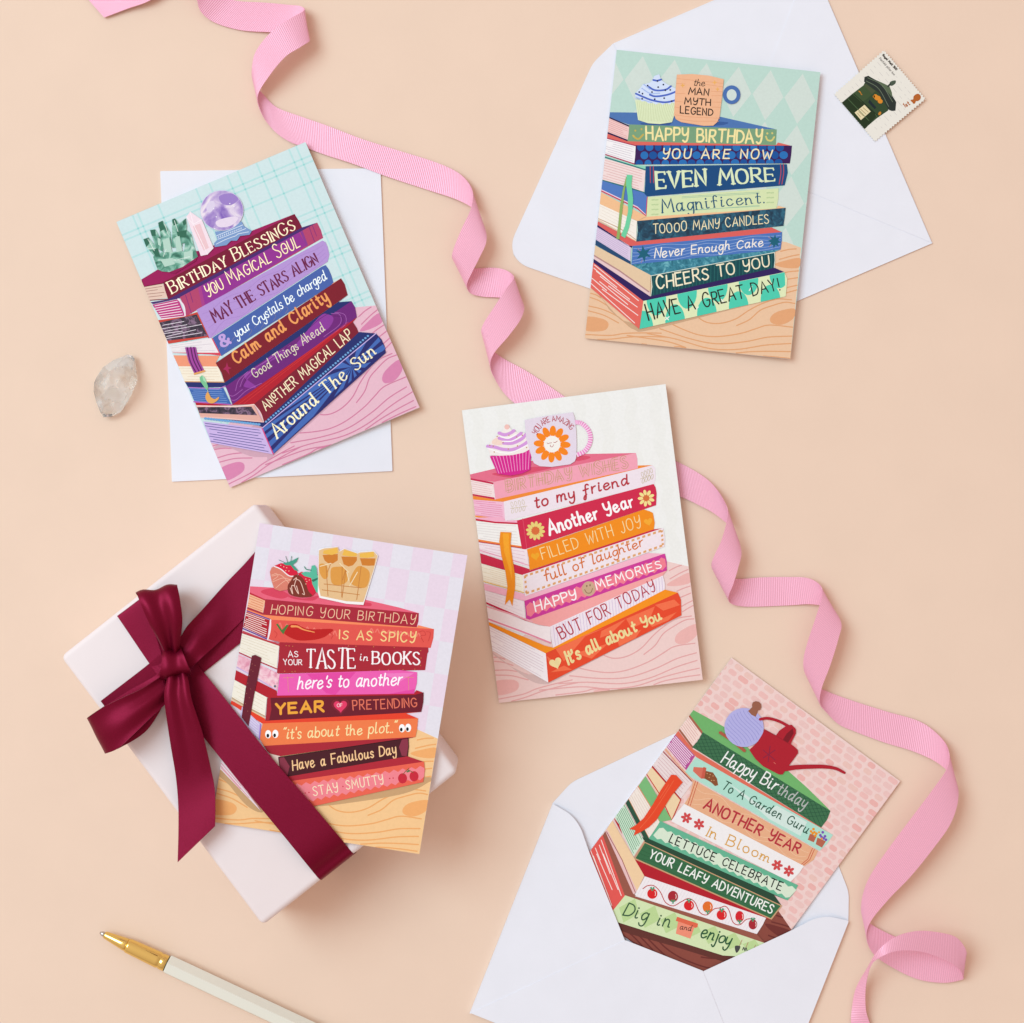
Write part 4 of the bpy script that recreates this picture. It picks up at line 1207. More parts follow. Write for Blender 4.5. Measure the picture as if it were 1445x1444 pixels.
def f():
    d.p('#d9605c', 'c 128,345 430,505 433,508 d 715,396 795,432 c 408,540 380,540 122,372')
    d.pg('c 118,385 390,545 386,662 108,490', '#dac8e0', '#c0a8cc', 7, .6)
    d.p('#2d2058', 'c 120,370 370,538 402,542 396,556 118,388'); d.p('#274a70', 'c 110,488 388,662 388,692 106,530')
    d.p('#4c74b8', 'c 404,540 d 797,432 795,500 785,570 c 394,692 400,620')
    d.contour('#9fb8e0', 'c 410,545 d 790,440 d 780,565 c 400,685', 5, .09, .55)
    def star(spec, n, r, r2, rot):
        cc = mixed(F2, spec)[0]
        art.polyp('#1f6076', [(cc[0] + (r if k % 2 == 0 else r2) * math.cos(k * math.pi / n + rot), cc[1] + (r if k % 2 == 0 else r2) * math.sin(k * math.pi / n + rot)) for k in range(2 * n)])
    star('c 490,602', 6, 12, 5, .4); star('d 738,505', 8, 10, 5, .1)
    d.ll('#a88890', ['c 442,560 462,580', 'c 470,672 480,650', 'd 690,470 712,485', 'd 695,548 712,530'], .8)
book(c, art, f, lambda: d.t('Never Enough Cake', 'c 570,641 d 652,546', 15, 1.9, '#f3ece2', slant=.22, gap=.16, h1=13, xh=1.1))
def f():
    d.p('#3b8599', 'c 394,688 d 785,568 730,592 c 548,775'); d.tex(M_TEALTOP, 'c 394,688 d 785,568 730,592 c 548,775')
    d.p('#e3c6a4', 'c 106,536 545,770 540,900 98,608'); d.p('#e6c6c6', 'c 98,606 540,898 540,940 95,642'); d.l('#b58a88', 'c 98,614 300,735 530,900', 2.0)
    d.p('#18494f', 'c 548,775 d 738,590 742,650 735,716 c 545,938 556,860')
    d.stripes('#2a6a68', 'c 556,780 d 730,596 d 728,712 c 552,930', 34, .8)
    d.ll('#dfe8d8', ['c 548,775 d 738,592', 'c 546,938 d 735,716', 'd 738,592 742,650 735,716', 'c 548,775 556,860 545,938'], .9)
book(c, art, f, lambda: d.t('CHEERS TO ¥OU', 'c 592,888 d 706,706', 20.5, 2.6, '#f7efd0', h1=16, gap=.2, slant=.08, m=FOIL))
def f():
    d.p('#31205a', 'c 95,640 540,936 d 738,712 815,746 c 488,972 95,672')
    d.p('#e2685e', 'c 95,670 488,972 456,1192 74,868')
    d.ll('#f6e4e0', ['c 105,690 450,970', 'c 100,715 235,830', 'c 150,780 380,960', 'c 145,820 365,1000', 'c 80,790 200,890', 'c 215,855 440,1020', 'c 165,880 445,1085', 'c 78,835 420,1145', 'c 120,740 280,865'], 1.1)
    d.p('#dfe7ba', 'c 488,972 d 815,746 838,800 826,936 c 458,1192')
    PP = []
    qa = [Vector(q) for q in mixed(F2, 'c 488,972 d 818,748 d 826,936 c 458,1192')]
    cl = mixed(F2, 'c 488,972 d 818,748 d 826,936 c 458,1192')
    for i in range(5):
        for j, (dv, fl) in enumerate(((0.0, 1), (1.0, -1))):
            u = (i + (.42 if j == 0 else .12)) / 4.6
            p = qa[0].lerp(qa[1], u).lerp(qa[3].lerp(qa[2], u), dv); hh = (qa[0].lerp(qa[1], u) - qa[3].lerp(qa[2], u)).length
            PP.append(clip_poly(disc(p.x, p.y, 14, hh * .62, 22), cl))
    art.frame(0, 0, 1); art.polys('#4ecbae', [q for q in PP if len(q) > 2])
    d.ll('#eef0e4', ['c 665,1100 685,1120', 'c 690,1095 660,1120', 'd 140,1020 118,1040', 'd 320,960 345,985', 'd 560,860 540,890'], 1.4)
book(c, art, f, lambda: d.t('HAVE A GREAT DAY!', 'c 527,1130 d 787,890', 24, 2.5, '#2b2722', h1=18.5, gap=.22))
art.start()
d.p('#dde7c0', 'a 550,588 1000,606 960,710 925,815 800,834 680,825 580,792')
d.stripes('#c3cfa0', 'a 560,600 995,612 920,815 590,800', 22, .6)
d.p('#d3dff6', 'a 552,520 600,470 625,432 700,412 725,385 745,345 795,325 818,385 870,425 920,450 985,485 1002,540 995,600 960,625 930,612 900,635 870,612 830,640 800,615 760,635 720,610 690,625 650,596 620,605 590,575 552,570')
d.ll('#4f68c0', ['a 558,524 640,560 720,590 850,612 960,590 1000,555', 'a 700,535 760,552 880,535 985,495', 'a 690,455 740,485 800,492 870,480 915,448', 'a 735,385 775,392 815,380'], 2.6, True)
d.ll('#a9bdea', ['a 560,560 640,590 720,615', 'a 620,470 700,520 800,520', 'a 640,430 700,480'], 1.6, True)
d.e('#26254a', 'a 592,508 625,524 622,576 750,580 846,570 922,600 966,564 722,508 858,490 908,486 785,458 838,432 678,442 778,396', 1.25)
art.finish('printed_cupcake', c)
art.start()
d.e('#4c70ae', 'b 378,535', 12.4, 13.2); d.e('#cfdcd6', 'b 378,537', 7.0, 8.0)
d.p('#eeb690', 'a 975,330 1130,324 1300,340 b 298,377 280,560 255,760 230,815 190,850 a 1250,852 1020,815 965,785 946,740 955,560')
d.ll('#e2a17a', ['a 975,370 b 292,420', 'a 970,420 1060,425', 'a 1230,425 b 290,455', 'a 962,520 1060,525', 'a 958,600 1040,610', 'b 170,500 280,505', 'b 175,545 276,545', 'a 955,660 1000,668', 'b 180,610 272,612', 'b 175,660 265,665', 'a 955,740 1100,760 b 255,775', 'a 970,780 1150,805 b 245,805'], .7)
d.daisy('#f0b45a', None, 'b 205,410', 4, 1.6, .8, 1, 0, FOIL); d.daisy('#f0b45a', None, 'b 235,478', 4, 1.4, .7, 1, 0, FOIL); d.daisy('#f0b45a', None, 'a 1035,440', 4, 1.6, .8, 1, 0, FOIL)
mug = art.finish('printed_mug', c)
art.start(); d.t('the', 'a 1138,444 1262,452', 10, 1.1, '#3a2a22', slant=.2, gap=.08)
d.t('MAN', 'a 1088,532 1300,552', 10.5, 1.7, '#2b2220'); d.t('M¥TH', 'a 1048,632 1322,655', 11, 1.7, '#2b2220'); d.t('LEGEND', 'a 1004,724 1342,756', 11, 1.7, '#2b2220', gap=.22)
art.finish('lettering', mug)
art.start()
d.p('#8fae62', 'c 352,0 362,0 340,120 325,250 300,490 275,485 290,380 305,230 325,110', None, False)
d.p('#6fce9f', 'a 465,1350 522,1355 c 395,60 408,180 400,280 375,400 345,480 312,460 345,380 368,270 365,150 352,60')
art.finish('printed_bookmark', c)

# ---------------------------------------------------------------- card 3: flower mug
c, art = make_card('white card with a pink cupcake and flower mug, lying across the pink ribbon', Q3, .0019, .0068, .0013)
F3 = {'a': (640, 530, .1385), 'b': (790, 530, .1385), 'c': FC, 'd': FD}
d = Draw(art, F3)
art.start(); art.polyp('#eeedea', Q3)
art.frame(0, 0, 1)
art.lines('#ecebe7', [[art.uv((k + .5) / 8 + (.012 if i % 2 else -.008), i * .05) for i in range(13)] for k in range(8)], 15, smooth=True)
art.finish('printed_wall', c)
table(art, 'printed_table', c, mixed(F3, 'c 168,1035 d 725,372 885,410') + [Q3[2], Q3[3]], '#edcdc8', '#e2a5a3', '#eab3ae', 1.0,
      mixed(F3, 'c 180,1035 300,1130 460,1242 560,1266 640,1240 d 300,1040 d 830,772 c 585,1200'), '#d6b8b4')
def f():
    d.p('#e4708a', 'a 164,1010 500,930 1000,830 b 240,800 700,792 775,790 a 410,1086 172,1056')
    d.p('#d9506c', 'b 150,860 210,820 300,825 300,845 200,870', None, True); d.p('#d9506c', 'a 400,1010 460,990 700,1000 780,940 850,930 1000,940 800,990 600,1040', None, True)
    d.pg('a 172,1064 405,1108 416,1246 190,1210', '#f3dedc', '#e0b0ae', 6, .6); d.p('#c42a4e', 'a 170,1046 405,1090 405,1110 172,1064'); d.p('#c42a4e', 'a 190,1206 416,1244 420,1264 192,1224')
    d.p('#f1a3b5', 'a 405,1086 b 775,790 790,850 793,965 a 426,1266 415,1170')
book(c, art, f, lambda: d.t('BIRTHDA¥ WISHES', 'a 545,1190 b 695,940', 17, 1.0, '#c79b76', hollow=.09, gap=.28, m=FOIL, slant=.06))
def f():
    d.p('#f08b38', 'a 192,1225 420,1264 b 793,965 796,918 948,914 a 512,1288 194,1264')
    d.pg('a 195,1264 510,1290 c 272,74 50,42', '#f2bcd2', '#e58cb0', 8, .9); d.l('#f09238', 'c 48,44 160,58 274,76', 2.4)
    d.p('#eee0e8', 'a 510,1286 b 945,914 972,945 976,1040 962,1112 c 272,80')
    for (x, y, fr) in ((610, 1345, 'a'), (855, 1040, 'b')):
        d.l('#cdbf9c', f'{fr} {x-35},{y+15} {x+60},{y-25}' if fr == 'b' else f'a {x-30},{y+10} {x+140},{y-15}', .7, m=FOIL)
        for k in range(4):
            for sgn in (-1, 1):
                cc = mixed(F3, f'{fr} {x-10+k*(30 if fr=="b" else 38)+sgn*4},{y+2-k*(14 if fr=="b" else 8)+sgn*32}')[0]
                P = disc(cc[0], cc[1], 1.6, 3.6, 14, .25 * sgn)
                art.lines('#cdbf9c', [P + [P[0]]], .6, m=FOIL)
book(c, art, f, lambda: d.t('to my ƒriend', 'a 825,1362 b 712,1112', 17.5, 2.6, '#b8323e', slant=.14, gap=.16, xh=1.15, h1=16))
def f():
    d.p('#f3b0c8', 'a 500,1440 c 274,78 360,72 370,100 60,74 50,56')
    d.pg('c 60,82 366,102 392,264 75,214', '#f3efea', '#dcd2d0', 7, .6); d.p('#c8243f', 'c 55,62 200,84 366,92 366,104 200,96 58,76'); d.p('#ef8440', 'c 74,212 230,238 392,262 394,274 230,250 76,226'); d.l('#c8243f', 'c 76,230 392,276', 1.2)
    d.p('#cf2c4c', 'c 358,76 b 955,1106 975,1140 986,1200 980,1322 c 396,292 376,180')
    d.l('#e05a70', 'c 400,60 430,280', .6)
    d.daisy('#e6cf78', '#d96d3c', 'c 493,150', 12, 9.4, 2.4, 5.6, .1); d.daisy('#f0dd90', '#d4703c', 'b 880,1250', 9, 8.0, 2.3, 4.4, .3)
book(c, art, f, lambda: d.t('Another ¥ear', 'c 592,192 b 768,1336', 24, 3.8, '#fbf6f6', h1=20, gap=.18, xh=1.05, jit=.03, slant=.04))
def f():
    d.pg('c 80,236 432,288 446,412 85,312', '#f2e1e6', '#e3c0cc', 4, .8); d.l('#e89ab4', 'c 82,290 445,402', 1.2)
    d.p('#f18d1e', 'c 430,286 d 560,-5 600,8 625,20 638,90 632,140 c 450,438 444,350')
    d.heart('#f0a62a', 'c 492,335', 6, -.2); d.heart('#f2a833', 'd 592,85', 6, -.25)
book(c, art, f, lambda: d.t('FILLED WITH JO¥', 'c 545,365 d 545,122', 17, 1.4, '#f6dfa4', gap=.25, m=FOIL, slant=.05))
def f():
    d.p('#ca2a48', 'c 84,312 446,428 450,440 d 632,140 700,132 c 398,472 94,386')
    d.pg('c 96,390 402,474 410,604 114,520', '#f5edda', '#e2d0b0', 8, .6); d.l('#e6b65c', 'c 112,518 408,600', 1.3)
    d.p('#f0e2e8', 'c 400,470 d 700,130 712,200 710,265 c 418,626 404,550')
    tl, tr, br, bl = [Vector(q) for q in mixed(F3, 'c 408,474 d 697,138 d 706,262 c 420,616')]
    PP = []
    for k in range(26):
        for a, b, s0 in ((tl, tr, 1), (bl, br, -1)):
            u0, u1 = (k + .15) / 26, (k + .7) / 26
            n2 = (bl - tl).normalized() * 3.2 * s0
            PP.append([a.lerp(b, u0), a.lerp(b, u1), a.lerp(b, u1) + n2, a.lerp(b, u0) + n2])
    for a, b, sx in ((tl, bl, 1), (tr, br, -1)):
        for k in range(4):
            n2 = (tr - tl).normalized() * 3.2 * sx
            PP.append([a.lerp(b, (k + .2) / 4), a.lerp(b, (k + .7) / 4), a.lerp(b, (k + .7) / 4) + n2, a.lerp(b, (k + .2) / 4) + n2])
    art.frame(0, 0, 1); art.polys('#dfa36c', PP)
book(c, art, f, lambda: d.t('full of laughter', 'c 560,528 d 562,262', 17.5, 2.2, '#d67030', slant=.16, gap=.12, xh=1.05, h1=15))
def f():
    d.p('#f3b4c8', 'c 114,532 412,610 420,626 d 590,312 712,318 c 412,662 118,580')
    d.pg('c 118,582 410,664 422,792 130,668', '#f2e5e9', '#e0ccd4', 4, .5); d.p('#c4284c', 'c 130,666 420,790 424,806 130,680')
    d.p('#cd3c96', 'c 412,660 d 712,316 725,370 727,440 c 426,806 420,720')
    d.zig('#ef7f90', 'c 425,690 d 714,345', 'c 432,775 d 722,418', 18, 2.0)
book(c, art, f, lambda: (d.t('HAPP¥', 'c 492,742 802,645', 15.5, 2.2, '#fbf4f4', slant=.05, jit=.04), d.t('MEMORIES', 'd 218,585 695,418', 15, 2.0, '#fbf4f4', h1=12.5, jit=.04, gap=.26)),
     lambda: (d.e('#cba78a', 'c 880,572', 9.5, 10.5), d.l('#8a6a50', 'c 850,578 868,602 895,600 908,570', 1.0, True), d.e('#8a6a50', 'c 866,552 890,546', 1.0, 1.6)))
def f():
    d.p('#f2a4a2', 'c 426,806 d 725,440 700,470 695,480 c 600,848 520,835')
    d.p('#f3e6e8', 'c 134,690 420,806 520,838 600,848 606,968 150,812'); d.l('#eba9b4', 'c 134,700 300,752 470,810', 2.2); d.l('#e68aa2', 'c 148,792 400,885 600,964', 2.2)
    d.p('#efe2ea', 'c 600,846 d 698,476 712,530 712,590 c 622,1002 606,930')
    d.stripes('#cdb6d4', 'c 612,850 d 700,482 d 708,588 c 628,990', 38, .7)
book(c, art, f, lambda: d.t('BUT FOR TODA¥', 'c 682,945 d 655,584', 20, 2.1, '#b33a48', h1=17, gap=.26, jit=.04, slant=.04))
def f():
    d.p('#f5911e', 'c 148,812 560,985 622,1000 d 712,578 806,600 c 568,1042 150,835')
    d.pg('c 152,840 568,1042 586,1254 182,1022', '#f4ecef', '#d9c6d0', 9, .7)
    d.p('#e54a2c', 'c 568,1040 d 806,600 828,650 832,765 c 586,1254')
    for r in ('c 640,1010 870,900 700,1100', 'c 840,925 1010,850 d 150,900 30,960', 'd 250,880 430,790 320,900 240,930', 'd 430,790 640,700 600,800 470,860', 'd 640,690 780,650 822,690 700,732', 'c 600,1180 700,1130 760,1160', 'd 60,1040 300,970 180,1080', 'd 360,930 540,870 500,930 380,990', 'd 600,830 800,740 740,800 620,850', 'c 575,1060 640,1110 600,1130'): d.p('#f2704a', r)
    d.heart('#f0dda0', 'c 640,1112', 8.8, -.35, FOIL)
book(c, art, f, lambda: d.t("It's all about ¥ou", 'c 728,1132 d 700,795', 21, 3.8, '#efdd9c', h1=17, gap=.16, slant=.08, m=FOIL, xh=1.05))
art.start()
d.p('#d5288c', 'a 370,825 400,815 430,822 460,810 500,815 540,805 580,815 620,795 650,800 690,782 720,785 760,760 795,745 782,960 700,1000 580,1020 450,1002')
d.stripes('#f3a2d0', 'a 385,830 790,765 775,955 450,1000', 12, .8)
d.p('#f2e8e4', 'a 345,740 370,690 400,650 470,600 500,560 520,520 550,505 600,560 650,580 720,585 785,610 795,742 720,785 600,812 480,818 372,815')
d.p('#f3d6c8', 'a 400,660 470,630 560,680 480,710 400,700', None, True); d.e('#f0c0b8', 'a 545,525', 3.6)
d.ll('#d59ada', ['a 348,722 420,730 500,752 600,755 700,715 788,650', 'a 465,588 520,605 575,590 615,565', 'a 465,640 540,655 620,640 690,590', 'a 510,690 600,690 690,650 740,600'], 4.6, True)
d.ll('#fbf6f6', ['a 350,742 480,785 600,782 790,690', 'a 480,625 560,640 640,600', 'a 500,672 600,668 700,610'], 1.6, True)
d.e('#c08a50', 'a 370,712 405,720 415,780 505,682 558,750 652,718 745,735 445,622 700,610 565,610 645,628', .9)
art.finish('printed_cupcake', c)
art.start()
HP = crom(mixed(F3, 'a 1235,478 1290,482 1345,520 1385,580 1395,650 1375,720 1330,775 1255,812'), 6)
N = len(HP) - 1
art.frame(0, 0, 1)
for par, col in ((0, '#ec86c8'), (1, '#f6d2e6')):
    PP = []
    for i in range(par, N, 2):
        PP += ribbon2d([HP[i], HP[i + 1]], lambda t: 6.2, False)
    art.polys(col, PP)
d.p('#e3d6e4', 'a 725,455 900,420 1215,375 1232,420 1250,560 1255,700 1250,840 1235,875 1190,905 1000,932 880,925 820,895 800,850 740,640')
d.daisy('#f5861f', '#f4efe8', 'a 1005,700', 12, 18.2, 4.6, 11.8, .05)
d.ll('#a8383c', ['a 952,688 965,694 975,690 1000,686', 'a 1020,680 1035,684 1058,668', 'a 986,708 990,724 1006,728 1020,706'], .7, True)
mug = art.finish('printed_mug', c)
art.start()
d.t('¥OU', 'a 845,610 868,575 905,525', 9, 1.0, '#b3323c', gap=.16); d.t('ARE', 'a 908,515 945,492 990,474', 8.5, 1.0, '#b3323c', gap=.14); d.t('AMAZING', 'a 1005,470 1060,470 1130,500 1195,562', 8.5, 1.0, '#b3323c', gap=.14)
art.finish('lettering', mug)
art.start(); d.p('#ef8f1e', 'c 238,158 318,162 312,250 330,380 345,480 345,560 325,700 305,650 270,690 290,560 275,450 245,330 230,230'); d.p('#f7a52c', 'c 255,170 300,170 300,260 320,420 325,520 300,420 265,300')
art.finish('printed_bookmark', c)

# ---------------------------------------------------------------- card 4: strawberries
Q4 = [(366.6, 738.2), (659.6, 783.8), (591.8, 1205.4), (298.8, 1159.8)]
c, art = make_card('lilac checked card with chocolate strawberries, tucked under the gift box ribbon', Q4, .0521, .0540, .0514)
F4 = {'a': (330, 730, .1385), 'b': (480, 730, .1385), 'c': (300, 910, .2078), 'd': (440, 910, .2077)}
d = Draw(art, F4)
art.start(); art.polyp('#e4dfe8', Q4)
PP = []
for i in range(-1, 11):
    for j in range(-1, 8):
        if (i + j) % 2: continue
        u, v = .065 + .0965 * i, .078 + .108 * j
        PP.append([art.uv(u, v), art.uv(u + .0965, v), art.uv(u + .0965, v + .108), art.uv(u, v + .108)])
art.frame(0, 0, 1); art.polys('#e8d5e4', PP)
art.finish('printed_wall', c)
table(art, 'printed_table', c, mixed(F4, 'c 55,800 d 690,570 720,576 856,638') + [Q4[2], Q4[3]], '#f3c690', '#eda868', '#f0ac6c', 1.1,
      mixed(F4, 'c 48,850 120,960 230,1090 330,1140 c 400,1100 c 680,1095 d 10,1100 200,1082 600,1018 775,945 765,900 c 660,1000'), '#c9a074')
def f():
    d.p('#e8647c', 'a 165,704 700,735 1100,790 b 262,842 600,920 802,978 a 320,836 160,768')
    d.p('#d8455e', 'a 290,745 420,725 560,790 480,830 300,780', None, True); d.p('#d8455e', 'a 540,790 700,830 860,800 800,850 600,830', None, True); d.p('#d8455e', 'b 230,870 310,875 310,905 200,900', None, True)
    d.pg('a 160,784 320,848 296,976 138,916', '#f2b592', '#d97f5c', 5, .8); d.p('#c02a3a', 'a 162,766 322,838 322,852 160,784'); d.p('#b03040', 'a 138,914 296,974 296,996 134,936')
    d.p('#a92a3a', 'a 320,836 b 802,978 798,1060 780,1122 a 294,996 312,910')
book(c, art, f, lambda: d.t('HOPING ¥OUR BIRTHDA¥', 'a 372,982 b 762,1094', 13.8, 1.25, '#f4c6a2', gap=.24, slant=.06))
def f():
    d.p('#f68a5e', 'a 134,934 296,994 b 780,1122 795,1100 955,1140 a 382,1046 130,966')
    d.p('#e2574e', 'a 380,1044 b 956,1140 950,1230 922,1332 a 470,1290 355,1244')
    d.ll('#ee7a6c', [f'a {450+i*70},{1120+i*10} {470+i*70},{1080+i*10} {490+i*70},{1130+i*10}' for i in range(9)] + [f'b {300+i*60},{1165+i*6} {320+i*60},{1135+i*6} {340+i*60},{1175+i*6}' for i in range(9)], 1.6, True)
    d.pg('a 128,966 366,1050 340,1232 95,1120', '#b21f30', '#f4dcd4', 8, 1.1); d.l('#6a3a90', 'a 134,955 370,1042', 1.6); d.l('#6a3a90', 'a 95,1135 342,1242', 1.8); d.l('#f4e6e8', 'a 374,1048 370,1150 345,1245', 2.0, True)
    d.p('#bd2020', 'a 510,1182 535,1130 562,1098 640,1090 760,1140 1005,1140 960,1195 900,1230 800,1252 640,1252', None, True); d.l('#f29a5a', 'a 590,1112 650,1115 710,1145 820,1172', 3.2, True, None, 1.2)
    d.p('#4d7a3c', 'a 430,1090 450,1085 490,1150 540,1095 560,1100 520,1160 505,1195 480,1165')
    d.ll('#c83a38', ['a 415,1160 440,1190 420,1230', 'a 980,1180 1010,1200 990,1240', 'b 800,1170 850,1160 870,1200 820,1210 850,1270', 'b 880,1165 920,1180 900,1260'], .7, True)
book(c, art, f, lambda: d.t('IS AS SPIC¥', 'a 1066,1246 b 766,1278', 13.8, 2.0, '#f6d08c', gap=.26, h1=16, slant=.04, m=FOIL))
def f():
    d.p('#c44a54', 'a 90,1155 350,1255 470,1285 464,1315 86,1180'); d.p('#b0808c', 'a 380,1250 470,1272 450,1290', None)
    d.pg('a 86,1185 462,1312 c 436,160 180,48', '#f1e9da', '#ddd0b8', 7, .6); d.l('#b8343e', 'a 86,1178 462,1306', 1.5); d.l('#b8343e', 'c 176,52 300,108 436,164', 1.6)
    d.p('#a92836', 'a 468,1274 b 898,1328 900,1370 d 785,60 770,172 c 436,196 448,100')
    d.e('#d0a050', 'c 500,6 520,8 545,10 d 250,8 300,10 420,14 560,18 c 540,184 560,180 c 490,180 d 400,178 460,172 520,172 620,168 700,166 740,40 742,90 740,140', .55)
book(c, art, f, lambda: (d.t('AS', 'c 512,86 584,85', 9.5, 1.3, '#f7ecec'), d.t('YOUR', 'c 480,138 610,140', 8.8, 1.3, '#f7ecec')), lambda: d.t('TASTE', 'c 632,165 d 300,163', 29.5, 3.0, '#fbf4f4', serif=.10, contrast=.5, gap=.16),
     lambda: d.t('in', 'd 322,110 382,110', 12, 1.4, '#fbf4f4', slant=.2), lambda: d.t('BOOKS', 'd 407,138 738,140', 19.5, 2.8, '#fbf4f4', serif=.09, contrast=.55, gap=.2))
def f():
    d.p('#f2bcca', 'c 172,62 440,192 456,200 436,312 158,142', M_PINKMARB); d.l('#cdb0dc', 'c 160,150 300,225 435,310', 1.4); d.e('#70707c', 'c 424,282', 1.8)
    d.p('#ec5fb0', 'c 456,198 d 600,172 716,186 714,260 694,336 c 436,352 448,270')
    d.p('#e44aa2', 'c 640,198 d 100,330 160,340 d 300,185'); d.p('#f07cc0', 'd 480,195 700,190 600,250'); d.p('#e44aa2', 'd 520,335 700,300 690,335')
    d.ll('#d8a060', ['c 510,215 515,320', 'c 480,225 550,222', 'd 655,215 660,310', 'd 630,220 690,222'], .5)
book(c, art, f, lambda: d.t("here's to another", 'c 572,304 d 610,276', 19, 2.3, '#fdf6fa', slant=.22, gap=.12, xh=1.15))
def f():
    d.p('#b4222f', 'c 158,172 436,312 440,365 380,362 150,238'); d.p('#b4222f', 'c 430,345 d 694,332 710,308 760,326 755,345 c 395,368')
    d.pg('c 146,238 370,358 356,490 126,362', '#f3ebdc', '#ddd0b4', 5, .5); d.l('#c4a27c', 'c 128,358 250,430 356,486', 1.8); d.l('#f4c890', 'c 124,368 356,500', 1.2)
    d.p('#6d1d2b', 'c 392,360 d 700,340 760,324 758,390 744,456 c 360,516 396,440'); d.p('#a52734', 'c 372,362 394,360 400,440 385,510 360,516')
    for r, col in ((12.5, '#8e2434'), (11.6, '#6d1d2b'), (10.6, '#8e2434'), (9.4, '#e33c66')): d.heart(col, 'd 195,416', r, -.05)
book(c, art, f, lambda: d.t('YEAR', 'c 425,478 762,460', 18, 4.2, '#f0a53c', gap=.24), lambda: d.t('OF', 'd 172,425 212,420', 5, .8, '#f6d8dc'), lambda: d.t('PRETENDING', 'd 278,448 720,424', 14.5, 1.8, '#e3735c', gap=.24))
def f():
    d.p('#e6432c', 'c 124,376 356,502 360,516 d 744,456 640,466 722,500 c 340,536 118,398')
    d.pg('c 200,420 326,538 318,640 180,540', '#cbbce0', '#e4dcf0', 6, .7); d.l('#a07ad0', 'c 326,538 318,640', 1.6)
    d.p('#ef7c4a', 'c 340,534 d 722,500 716,570 704,626 c 350,688 322,640 330,580')
    d.e('#fbfafa', 'c 378,607 427,605 d 613,567 655,564', 4.2, 5.8); d.e('#221a1c', 'c 376,617 422,615 d 608,576 650,573', 1.9, 2.7)
book(c, art, f, lambda: d.t("“it's about the plot..”", 'c 470,645 d 578,596', 16.5, 1.9, '#f8e0a4', slant=.2, gap=.13, xh=1.05))
def f():
    d.p('#a92836', 'c 350,686 d 704,626 655,636 c 460,756 390,738 370,720')
    d.p('#e6ccc0', 'c 385,738 460,756 500,895 440,820')
    d.p('#4b1d25', 'c 445,762 d 655,634 660,690 650,757 c 505,897 455,840'); d.p('#8b3648', 'c 455,766 486,764 524,825 508,888 478,868 456,838'); d.p('#8b3648', 'd 652,636 612,644 592,695 612,754 645,756 656,690')
    d.ll('#2d1014', ['c 452,764 d 655,634 658,690 650,757'], .9)
book(c, art, f, lambda: d.t('Have a Fabulous Day', 'c 542,856 d 578,744', 16, 2.0, '#f7c894', slant=.08, gap=.18, xh=1.1, jit=.03))
def f():
    d.p('#b12a38', 'c 508,896 d 650,757 762,795 c 540,926')
    d.p('#f0dce0', 'c 30,700 330,1130 40,830'); d.ll('#e28a9c', ['c 48,790 190,955', 'c 50,815 250,1040', 'c 60,835 190,980', 'c 80,800 320,1110'], .8)
    d.p('#ea6450', 'c 540,924 d 762,794 768,850 757,932 c 682,1096')
    d.zig('#f0848e', 'c 545,955 d 766,828', 'c 600,1070 d 764,905', 15, 2.0)
    d.e('#c92a3c', 'd 617,907 695,893', 6.4, 7.2); d.ll('#6a5a2c', ['d 620,880 650,850 690,868', 'd 650,850 660,838'], .9, True); d.p('#4f7a4c', 'd 640,862 660,850 672,858 650,868')
    d.e('#c92a3c', 'c 630,1006 655,1002 d 212,962 530,908 553,905', .9)
book(c, art, f, lambda: (d.t('STA¥', 'c 684,1028 d 186,1000', 14, 1.5, '#f8e0c0', serif=.06, gap=.26, jit=.03), d.t('SMUTT¥', 'd 234,985 494,944', 14, 1.5, '#f8e0c0', serif=.06, gap=.26, jit=.03)))
art.start()
d.p('#d97f6c', 'a 368,560 385,515 415,497 500,540 618,600 600,700 545,738 470,752 412,730 385,650', None, False); d.p('#d6203e', 'a 410,497 480,468 570,480 640,545 655,575 620,606 545,590 480,535')
d.ll('#eeb49c', ['a 390,600 480,590 580,690', 'a 395,660 500,620 590,640', 'a 430,720 520,650 600,640', 'a 385,590 430,575 450,600 400,640'], .8, True); d.l('#f6eeee', 'a 412,500 480,530 560,595 620,602', 1.4, True)
d.p('#4a9c84', 'a 500,470 560,455 600,440 660,408 640,455 600,485 620,500 660,548 620,540 580,490 530,490'); d.ll('#3d7a6c', ['a 460,435 520,462', 'a 530,400 550,460', 'a 590,398 580,455'], .7)
d.p('#d6203e', 'a 655,575 690,555 760,580 830,680 830,770 800,803 740,790 690,690')
d.p('#7d3529', 'a 620,590 680,600 730,660 760,750 800,803 700,816 620,805 560,775 550,700 580,650', None, True)
d.ll('#f0c8b8', ['a 575,720 600,780 590,700 620,700', 'a 610,640 640,620 620,700 660,780 640,700', 'a 640,630 680,660 720,780 700,780'], 1.0, True)
d.p('#5ab89a', 'a 685,570 730,555 780,560 795,495 825,488 845,520 850,590 880,610 888,680 870,760 845,770 800,680 790,620 720,600'); d.p('#9ac65c', 'a 850,600 958,516 965,525 880,612'); d.p('#33705c', 'a 790,640 860,615 880,620 810,660'); d.l('#3d8a74', 'a 720,505 740,530 790,540', 1.2, True)
d.e('#f4c8a4', 'a 480,490 510,505 540,515 530,545 562,548 735,630 745,655 735,680 770,640', .7)
art.finish('printed_strawberries', c)
art.start()
d.p('#f4f0ee', 'a 866,325 920,312 1060,300 1075,345 1130,318 1262,365 1285,352 b 344,343 388,392 352,522 238,894 a 1150,882 875,822 856,770')
d.p('#e4bd8c', 'a 869,338 922,318 1060,304 1078,350 1130,322 1262,370 1285,358 b 342,349 383,394 346,525 238,866 a 1145,856 885,802 861,690')
